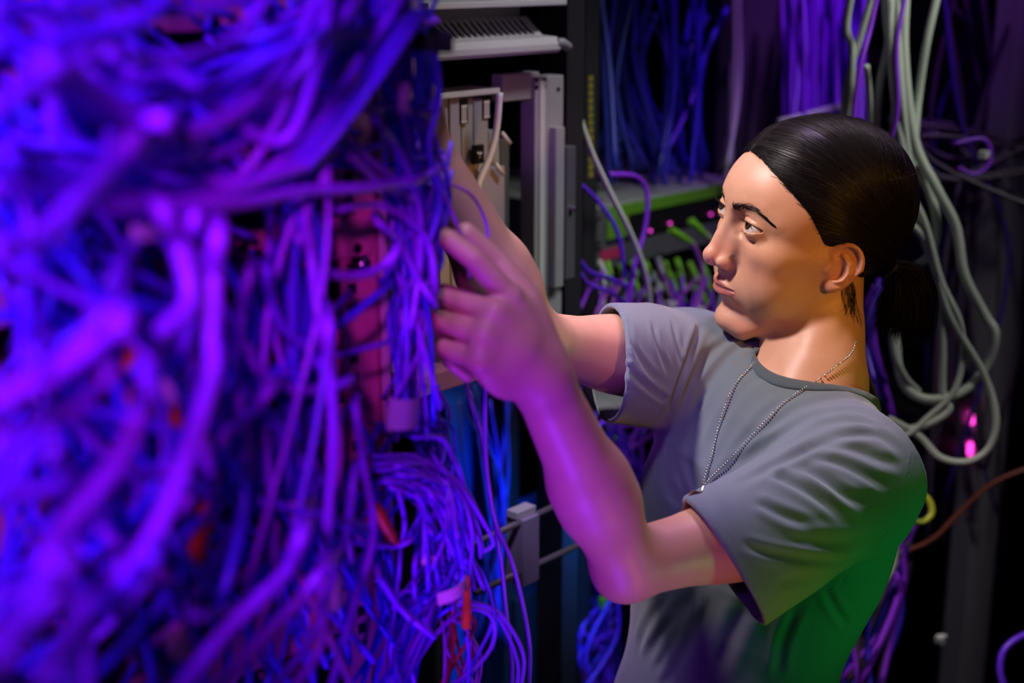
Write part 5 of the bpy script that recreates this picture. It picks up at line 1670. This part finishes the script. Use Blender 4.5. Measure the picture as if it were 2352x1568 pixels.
# brows and lashes
bs = []
for sgn in (1, -1):
    for i in range(420):
        u = rng.uniform(0, 1)
        y_ = 9 + 43 * u
        z_ = np.interp(y_, [11, 22, 36, 51], [38.5, 45.5, 47.5, 37.5]) + rng.normal(0, 1) * np.interp(u, [0, .15, .6, 1], [1.9, 1.9, 1.3, 0.4])
        dr = norm(np.array([np.interp(u, [0, .3, 1], [0.25, 1, 1.0]), np.interp(u, [0, .3, .6, 1], [1.0, 0.25, -0.1, -0.7])]) + rng.normal(0, 0.10, 2))
        ln_ = rng.uniform(3.5, 6.0)
        bs.append([(0, sgn * (y_ + dr[0] * ln_ * k / 5), z_ + dr[1] * ln_ * k / 5) for k in range(6)])
bs = np.array(bs, float); fl_ = bs.reshape(-1, 3)
xs_ = np.linspace(102, 50, 131)
ev = batched(lambda v: head_sdf(v, False), np.stack([np.tile(xs_, len(fl_)), np.repeat(fl_[:, 1], 131), np.repeat(fl_[:, 2], 131)], 1).astype(np.float32)).reshape(len(fl_), 131)
fl_[:, 0] = xs_[np.argmax(ev < 0.15, axis=1)] + np.tile(np.linspace(-0.3, 0.6, 6), len(bs))
bs = fl_.reshape(-1, 6, 3)
for k_ in (bs[:len(bs) // 2], bs[len(bs) // 2:]): strands_mesh('eyebrow', from_head(k_), np.full(len(k_), 0.00015), M_HAIR, person, 0.2)
ls = []
for sgn in (1, -1):
    for up_ in (True, False):
        for i in range(60 if up_ else 16):
            t_ = rng.uniform(-10, 12.5)
            k_ = max(0, 1 - (t_ / 14.3) ** 2)
            z_ = (5.7 * k_ ** .62 if up_ else -4.3 * k_ ** .75) + 0.06 * t_
            y_ = t_ + 0.8
            x_ = math.sqrt(max(9, (ER + 1.2) ** 2 - y_ * y_ - z_ * z_))
            p0 = EYE + np.array([x_, y_, z_]); l_ = rng.uniform(6, 8.5) if up_ else rng.uniform(3, 4.5)
            d0 = norm(np.array([1.0, 0.04 * t_, -0.1 if up_ else -0.25])); d1 = norm(np.array([0.6, 0.05 * t_, 1.0 if up_ else -0.5]))
            ls.append([(p0 + d0 * l_ * .6 * s_ + d1 * l_ * .5 * s_ * s_) * np.array([1, sgn, 1]) for s_ in np.linspace(0, 1, 7)])
ls = np.array(ls)
for k_ in (ls[:len(ls) // 2], ls[len(ls) // 2:]): strands_mesh('eyelashes', from_head(k_), np.full(len(k_), 0.00011), M_HAIR, person, 0.2)

# ---- T-shirt
def loft_sdf(p, A, B, e1, ts, a, b, off=None):
    ax = B - A; L = np.linalg.norm(ax); ax = ax / L
    e1 = norm(e1 - ax * np.dot(ax, e1)); e2 = np.cross(ax, e1)
    q = p - A.astype(np.float32)
    t = (q @ ax) / L
    x = q @ e1; y = q @ e2
    aa = np.interp(t, ts, a); bb = np.interp(t, ts, b)
    if off is not None:
        x = x - np.interp(t, ts, off)
    r = np.sqrt((x / aa) ** 2 + (y / bb) ** 2) + 1e-6
    side = (r - 1) * np.sqrt(x * x + y * y) / r
    side = np.maximum(side, -0.05)
    return side, np.maximum(-t, t - 1) * L


T_TOP, T_BOT = W(1790, 950, 1.52), W(1622, 1700, 1.635)
TS = [0.0, 0.12, 0.25, 0.40, 0.55, 0.72, 0.85, 1.0]
TA = [0.070, 0.100, 0.110, 0.112, 0.102, 0.083, 0.073, 0.072]
TB = [0.100, 0.132, 0.146, 0.146, 0.132, 0.114, 0.106, 0.108]
TO = [0.0, 0.000, 0.000, 0.000, 0.0, 0.0, 0.0, 0.0]
HN, HF = W(1662, 1296, 1.312), W(1398, 838, 1.487)      # sleeve hem centres
LN_ = norm(HN - SH_N); LF_ = norm(HF - SH_F)
A_N, A_F = SH_N - LN_ * 0.03, SH_F - LF_ * 0.03
E_N = norm(W(1587, 1170, 1.285) - W(1740, 1425, 1.285))
E_F = norm(W(1385, 715, 1.50) - W(1415, 960, 1.50))


def sleeve(p, A, H, e1, shrink, ext):
    ax = norm(H - A)
    side, cap = loft_sdf(p, A, H + ax * ext, e1, [0, 0.3, 0.65, 1.0], [0.056, 0.063, 0.067, 0.0665 if A is A_N else 0.0605], [0.054, 0.059, 0.059, 0.058 if A is A_N else 0.055])
    return side + shrink, cap


NKD = norm(NECK0 - NECK1)
NKP = norm(np.array([0, 0, 1.0]) + CH_F * 0.10 + NKD * 0.2)       # normal of the neckline plane
NKC = W(1872, 852, 1.505)
RING = 0.0625


def shirt_full(p):
    d = smin(torso_sdf(p) - 0.011, s_cap(p, NECK1 - np.array([0, 0, .04]), NECK1 - np.array([0, 0, .012]), 0.056, 0.056), 0.02)
    s, c = loft_sdf(p, T_TOP, T_BOT, CH_F, TS, TA, TB, TO)
    return smin(d, smax(s, c, 0.05), 0.035)


def hem_n(A, H):
    ax = norm(H - A); v = norm(H - np.array([0, 0, CAMZ]))
    return norm(ax - v * np.dot(ax, v) * 0.8)


def arm_of(p, A):
    sh, el = (SA_N, EL_N) if A is A_N else (SH_F, EL_F)
    u = norm(el - sh)
    d = s_cap(p, sh, el, 0.042, 0.0295)
    return smin(d, s_ell(p, sh * 0.55 + el * 0.45, (0.10, 0.037, 0.040), np.stack([u, *_perp(u)])), 0.02)


def shirt_sdf(p):
    d = shirt_full(p)
    for A, H, e1 in ((A_N, HN, E_N), (A_F, HF, E_F)):
        s, c = sleeve(p, A, H, e1, 0.0, 0.0)
        s = smin(s, arm_of(p, A) - 0.0095, 0.012)
        c = (p - H.astype(np.float32)) @ hem_n(A, H)
        c = np.maximum(c, -((p - A.astype(np.float32)) @ norm(H - A)))
        d = smin(d, smax(s, c, 0.003), 0.030)
    for A, H, e1 in ((A_N, HN, E_N), (A_F, HF, E_F)):
        ax = norm(H - A)
        s, c = sleeve(p, A, H, e1, 0.0055, 0.01)
        s = smin(s, arm_of(p, A) - 0.0040, 0.012)
        lim = -((p - (H - ax * 0.10).astype(np.float32)) @ ax)
        d = smax(d, -smax(s, lim, 0.02), 0.0015)
    pl = (p - NKC.astype(np.float32)) @ NKP
    rd = np.linalg.norm((p - NKC.astype(np.float32)) - pl[:, None] * NKP, axis=1)
    d = smax(d, -np.maximum(-pl - 0.09, rd - RING), 0.002)
    d = smax(d, (T_BOT - np.array([0, 0, 0.03]))[2] - p[:, 2], 0.003)
    return d


slo = np.array([0.02, 1.08, 0.86]); shi = np.array([0.52, 1.80, 1.52])
Vs, Fs = surface_nets(shirt_sdf, slo, shi, 0.0026)
Vs = newton(shirt_sdf, Vs, 1)
FOLDS = [  # photo pixels traced on the cloth, half width mm, depth mm (negative = raised)
    ([(2075, 1040), (2003, 999), (1892, 1015), (1809, 1054), (1754, 1082), (1682, 1121)], 5.0, 4.5),
    ([(2075, 1071), (2019, 1054), (1936, 1027), (1864, 1032), (1798, 1060)], 5.0, 3.6),
    ([(2060, 1022), (1986, 972), (1897, 977), (1809, 1020), (1742, 1050)], 5.0, 3.0),
    ([(2053, 988), (1964, 944), (1864, 960), (1781, 1010), (1698, 1060), (1635, 1110)], 5.5, 3.0),
    ([(2030, 940), (1950, 912), (1850, 930), (1770, 975), (1700, 1030)], 5.5, 2.0),
    ([(1940, 1185), (1864, 1132), (1798, 1099), (1754, 1088)], 5.5, 5.0),
    ([(1990, 1160), (1936, 1132), (1892, 1099), (1837, 1065)], 5.5, 5.0),
    ([(2040, 1120), (1985, 1090), (1930, 1065), (1880, 1052)], 4.5, 4.0),
    ([(1880, 1215), (1787, 1176), (1731, 1148)], 5.0, 4.0),
    ([(1970, 1290), (1920, 1287), (1837, 1281), (1754, 1265), (1698, 1243)], 4.0, 3.4),
    ([(1990, 1240), (1900, 1245), (1810, 1225)], 6.0, 3.0),
    ([(1900, 1340), (1840, 1330), (1780, 1340)], 5.0, 2.0),
    ([(1410, 783), (1449, 855), (1510, 905), (1532, 921)], 3.4, 3.2),
    ([(1499, 733), (1510, 789), (1538, 861)], 3.6, 2.6),
    ([(1543, 733), (1554, 800), (1565, 844)], 3.6, 2.6),
    ([(1440, 725), (1452, 790), (1490, 850), (1530, 890)], 3.6, 2.2),
    ([(1615, 740), (1587, 800), (1554, 883), (1532, 960)], 4.2, 5.0),
    ([(1700, 765), (1632, 811), (1587, 870), (1560, 930)], 4.5, 3.6),
    ([(1740, 770), (1676, 820), (1620, 900), (1585, 980)], 5.0, 3.0),
    ([(1760, 850), (1700, 900), (1650, 980), (1620, 1060)], 5.5, 2.4),
    ([(1815, 905), (1750, 960), (1690, 1040), (1655, 1120)], 5.5, 2.2),
    ([(1620, 1353), (1576, 1447), (1532, 1530), (1504, 1563)], 5.5, -3.5),
    ([(1590, 1360), (1530, 1440), (1480, 1520)], 6.0, 3.4),
    ([(1540, 1370), (1490, 1430), (1460, 1500)], 6.0, 2.4),
    ([(1720, 1380), (1680, 1460), (1640, 1560)], 8.0, 2.6),
    ([(1892, 1348), (1925, 1408), (1950, 1436)], 4.0, 3.0),
    ([(1837, 1381), (1798, 1475), (1787, 1560)], 5.0, 2.5),
    ([(1520, 1010), (1530, 1100), (1560, 1160)], 6.0, 2.0),
    ([(1640, 1180), (1600, 1110), (1575, 1040)], 6.0, 2.0),
    # seams
    ([(2098, 1040), (2088, 1085), (2070, 1140), (2030, 1226), (1960, 1300)], 1.0, 1.3),
    ([(1600, 737), (1592, 800), (1560, 870), (1535, 955)], 1.0, 0.9),
    ([(1605, 1172), (1680, 1240), (1722, 1330), (1755, 1415)], 1.0, 0.7),
    ([(1405, 716), (1420, 800), (1432, 880), (1438, 960)], 1.0, 0.7),
    ([(1958, 1300), (1925, 1348), (1862, 1400), (1830, 1480), (1790, 1560)], 1.0, 1.0),
]
from mathutils.bvhtree import BVHTree
bvh = BVHTree.FromPolygons([tuple(v) for v in Vs], [tuple(int(i) for i in f) for f in Fs])
mes = mesh_quads('t_shirt', Vs, Fs)
nrmv = np.zeros(len(Vs) * 3, np.float32)
mes.vertices.foreach_get('normal', nrmv); nrmv = nrmv.reshape(-1, 3)
disp = np.zeros(len(Vs))
camo = Vector((0, 0, CAMZ))
for pts, w_, a_ in FOLDS:
    sp_ = spline([(x, y, 0) for x, y in pts], 14)
    P3 = []
    for x, y, _ in sp_:
        h = bvh.ray_cast(camo, (P(x, y, 1.0) - camo).normalized())
        if h[0] is not None: P3.append(h[0])
    if len(P3) < 2: continue
    P3 = np.array(P3, np.float32)
    w_ = w_ / 1000; a_ = a_ / 1000
    lo_b = P3.min(0) - 4 * w_; hi_b = P3.max(0) + 4 * w_
    m = ((Vs > lo_b) & (Vs < hi_b)).all(1)
    idx = np.where(m)[0]
    v = Vs[idx].astype(np.float32)
    best = np.full(len(v), 9.0); tb_ = np.zeros(len(v))
    for i in range(len(P3) - 1):
        a0, b0 = P3[i], P3[i + 1]
        if np.linalg.norm(b0 - a0) > 0.05: continue
        ba = b0 - a0
        tq_ = np.clip(((v - a0) @ ba) / max(ba @ ba, 1e-12), 0, 1)
        dd = np.linalg.norm(v - a0 - tq_[:, None] * ba, axis=1)
        mm = dd < best; best[mm] = dd[mm]; tb_[mm] = (i + tq_[mm]) / (len(P3) - 1)
    env = np.clip(np.minimum(tb_, 1 - tb_) * 5, 0, 1) if w_ > 0.002 else 1.0
    disp[idx] += env * (-0.62 * a_ * np.exp(-(best / w_) ** 2) + 0.5 * a_ * np.exp(-((best - 1.9 * w_) / w_) ** 2))
# soft broad undulation of the cloth
nz = np.array([noise.noise(Vector((v[0] * 14, v[1] * 14, v[2] * 9))) for v in Vs]) * 0.0016
Vs2 = Vs + nrmv * (disp + nz)[:, None]
mes.vertices.foreach_set('co', Vs2.astype(np.float32).ravel()); mes.update()


def cloth_material(name, c1, c2):
    m = base_mat(name, c1, rough=0.85, spec=0.25, noise_amt=0.2, nscale=30, color2=c2, sheen=0.25)
    nt = m.node_tree; N = nt.nodes; Lk = nt.links
    tc = N.new('ShaderNodeTexCoord')
    v = N.new('ShaderNodeTexNoise'); v.inputs['Scale'].default_value = 1300; v.inputs['Detail'].default_value = 2
    w = N.new('ShaderNodeTexWave'); w.inputs['Scale'].default_value = 500; w.inputs['Distortion'].default_value = 3
    Lk.new(tc.outputs['Object'], v.inputs['Vector']); Lk.new(tc.outputs['Object'], w.inputs['Vector'])
    ad = N.new('ShaderNodeMath'); Lk.new(v.outputs['Fac'], ad.inputs[0]); Lk.new(w.outputs['Fac'], ad.inputs[1])
    bp = N.new('ShaderNodeBump'); bp.inputs['Strength'].default_value = 0.25; bp.inputs['Distance'].default_value = 0.0004
    Lk.new(ad.outputs[0], bp.inputs['Height']); Lk.new(bp.outputs['Normal'], N['Principled BSDF'].inputs['Normal'])
    return m


M_SHIRT = cloth_material('grey_green_jersey', (0.125, 0.158, 0.180), (0.11, 0.145, 0.165))
COL_ = None
for m_ in (M_SHIRT,): mes.materials.append(m_)
shirt = bpy.data.objects.new('t_shirt', mes); COL.objects.link(shirt); shirt.parent = person; shirt.location = -person.location
# ribbed collar band
cb = []
na_ = 160
ea = norm(np.cross(NKP, np.array([0, 1.0, 0]))); eb = np.cross(NKP, ea)
rs_ = np.linspace(0.06, -0.09, 301)
rz_ = []
for a in np.linspace(0, 2 * math.pi, na_ + 1)[:-1]:
    dirv = ea * math.cos(a) + eb * math.sin(a)
    line_ = (NKC + dirv * (RING + 0.0015) + NKP * rs_[:, None]).astype(np.float32)
    rz_.append(rs_[np.argmax(shirt_full(line_) < 0)])
rz_ = np.array(rz_)
for _ in range(10):
    rz_ = 0.5 * rz_ + 0.25 * (np.roll(rz_, 1) + np.roll(rz_, -1))
for ia, a in enumerate(np.linspace(0, 2 * math.pi, na_ + 1)[:-1]):
    dirv = ea * math.cos(a) + eb * math.sin(a)
    b0_ = NKC + dirv * (RING + 0.0015) + NKP * rz_[ia]
    gg = grad(shirt_full, (b0_[None]).astype(np.float32))[0]
    out_ = norm(gg); up = norm(np.cross(np.cross(out_, NKP), out_))
    rib = 0.00025 * (1 if int(a * 60) % 2 else 0)
    for k in range(12):
        th = 2 * math.pi * k / 12
        cs_, sn_ = math.cos(th), math.sin(th)
        cb.append(b0_ + up * (-0.001 + math.copysign(abs(cs_) ** 0.6, cs_) * 0.0085) + out_ * (0.0004 + math.copysign(abs(sn_) ** 0.7, sn_) * (0.0022 + rib)))
cbq = []
for i in range(na_):
    for k in range(12):
        cbq.append((i * 12 + k, i * 12 + (k + 1) % 12, ((i + 1) % na_) * 12 + (k + 1) % 12, ((i + 1) % na_) * 12 + k))
link('collar', mesh_quads('collar', np.array(cb), np.array(cbq)), cloth_material('collar_rib', (0.06, 0.085, 0.10), (0.05, 0.075, 0.09)), shirt)

# ---- trousers and shoes (below the frame, so that the figure stands on the floor)
hipz = float(PELV[2])
CHL = CH_L; fwd = CH_F
def trousers_sdf(p):
    R = np.stack([CH_F, CH_L, np.cross(CH_F, CH_L)])
    d = s_ell(p, PELV - np.array([0, 0, .07]), (0.118, 0.165, 0.15), R)
    for s in (1, -1):
        hip = PELV + CH_L * 0.085 * s + np.array([0, 0, -.12])
        knee = np.array([PELV[0], PELV[1], 0.50]) + CH_L * 0.10 * s + CH_F * (0.03 + 0.05 * s)
        ank = np.array([PELV[0], PELV[1], 0.075]) + CH_L * 0.11 * s + CH_F * (-0.02 + 0.10 * s)
        d = smin(d, s_chain(p, [hip, knee, ank], [0.088, 0.062, 0.056]), 0.04)
    return smax(d, 0.035 - p[:, 2], 0.01)
Vt, Ft = surface_nets(trousers_sdf, np.array([PELV[0] - .35, PELV[1] - .35, 0.0]), np.array([PELV[0] + .35, PELV[1] + .35, PELV[2] + .12]), 0.008)
link('trousers', mesh_quads('trousers', Vt, Ft), cloth_material('dark_trouser_cloth', (0.02, 0.022, 0.03), (0.016, 0.018, 0.025)), person)
for s in (1, -1):
    c0 = np.array([PELV[0], PELV[1], 0.0]) + CH_L * 0.11 * s + CH_F * (-0.02 + 0.10 * s)
    def shoe_sdf(p, c0=c0):
        d = s_cap(p, c0 + CH_F * -0.05 + np.array([0, 0, .045]), c0 + CH_F * 0.15 + np.array([0, 0, .032]), 0.045, 0.036)
        d = smin(d, s_cap(p, c0 + np.array([0, 0, .05]), c0 + np.array([0, 0, .10]), 0.045, 0.045), 0.03)
        return smax(d, 0.001 - p[:, 2], 0.004)
    Vq, Fq = surface_nets(shoe_sdf, c0 - np.array([.3, .3, 0.01]), c0 + np.array([.3, .3, .2]), 0.006)
    link('shoe', mesh_quads('shoe', Vq, Fq), base_mat('shoe_leather', (0.02, 0.02, 0.02), 0.5), person)

# ---- bead-chain necklace with a brown tag
bvs = BVHTree.FromPolygons([tuple(v) for v in Vs2], [tuple(int(i) for i in f) for f in Fs])
bvb = BVHTree.FromPolygons([tuple(v) for v in V], [tuple(int(i) for i in f) for f in F])
def on_surface(x, y, lift=0.0036):
    dr = (P(x, y, 1.0) - camo).normalized()
    best = None
    for t_ in (bvs, bvb):
        h = t_.ray_cast(camo, dr)
        if h[0] is not None and (best is None or h[3] < best[3]): best = h
    return best[0] - dr * lift if best else None
M_BEAD = base_mat('steel_beads', (0.75, 0.72, 0.68), rough=0.22, metal=1.0)
necklace = empty('necklace', tuple(on_surface(1612, 1135)))
tag(necklace, 'silver bead-chain necklace with a brown tag hanging over the T-shirt', 'necklace')
nb = MB()
for path in ([(1966, 785), (1955, 812), (1925, 838), (1880, 872), (1845, 893), (1800, 925), (1750, 975), (1700, 1030), (1650, 1080), (1622, 1108), (1612, 1128)],
             [(1738, 822), (1722, 845), (1690, 880), (1668, 925), (1650, 980), (1636, 1040), (1620, 1090), (1612, 1128)]):
    sp_ = spline([(x, y, 0) for x, y in path], 60)
    p3 = [on_surface(x, y) for x, y, _ in sp_]
    p3 = np.array([p_ for p_ in p3 if p_ is not None])
    for _ in range(5):
        p3[1:-1] = 0.5 * p3[1:-1] + 0.25 * (p3[:-2] + p3[2:])
    L_ = np.concatenate([[0], np.cumsum(np.linalg.norm(np.diff(p3, axis=0), axis=1))])
    n_ = int(L_[-1] / 0.0031)
    for s_ in np.linspace(0, L_[-1], n_):
        nb.ball([np.interp(s_, L_, p3[:, k]) for k in range(3)], 0.00118, 8, 6)
nb.build('bead_chain', M_BEAD, necklace, smooth=True)
# tag: a small rounded plate hanging from the ring, edge-on to us
tp0 = np.array(on_surface(1608, 1130, 0.004))
tgd = norm(W(1585, 1190, 1.38) - W(1608, 1130, 1.38)); tgs = norm(np.cross(tgd, np.array([0.55, -0.83, 0])))
pl = MB()
outl = []
for a in np.linspace(0, 2 * math.pi, 33)[:-1]:
    cx, cy = math.cos(a), math.sin(a)
    sx = math.copysign(abs(cx) ** 0.45, cx) * 0.0135; sy = math.copysign(abs(cy) ** 0.7, cy) * 0.0235
    outl.append((sx, sy))
tgn = norm(np.cross(tgd, tgs))
Vp = [tp0 + tgd * (0.023 + y) + tgs * x + tgn * z for z in (-0.0007, 0.0007) for x, y in outl]
n_ = len(outl)
pl.add(Vp, [tuple(range(n_ - 1, -1, -1)), tuple(range(n_, 2 * n_))] + [(i, (i + 1) % n_, n_ + (i + 1) % n_, n_ + i) for i in range(n_)])
pl.build('pendant_tag', base_mat('brown_tag', (0.16, 0.055, 0.03), 0.4), necklace)
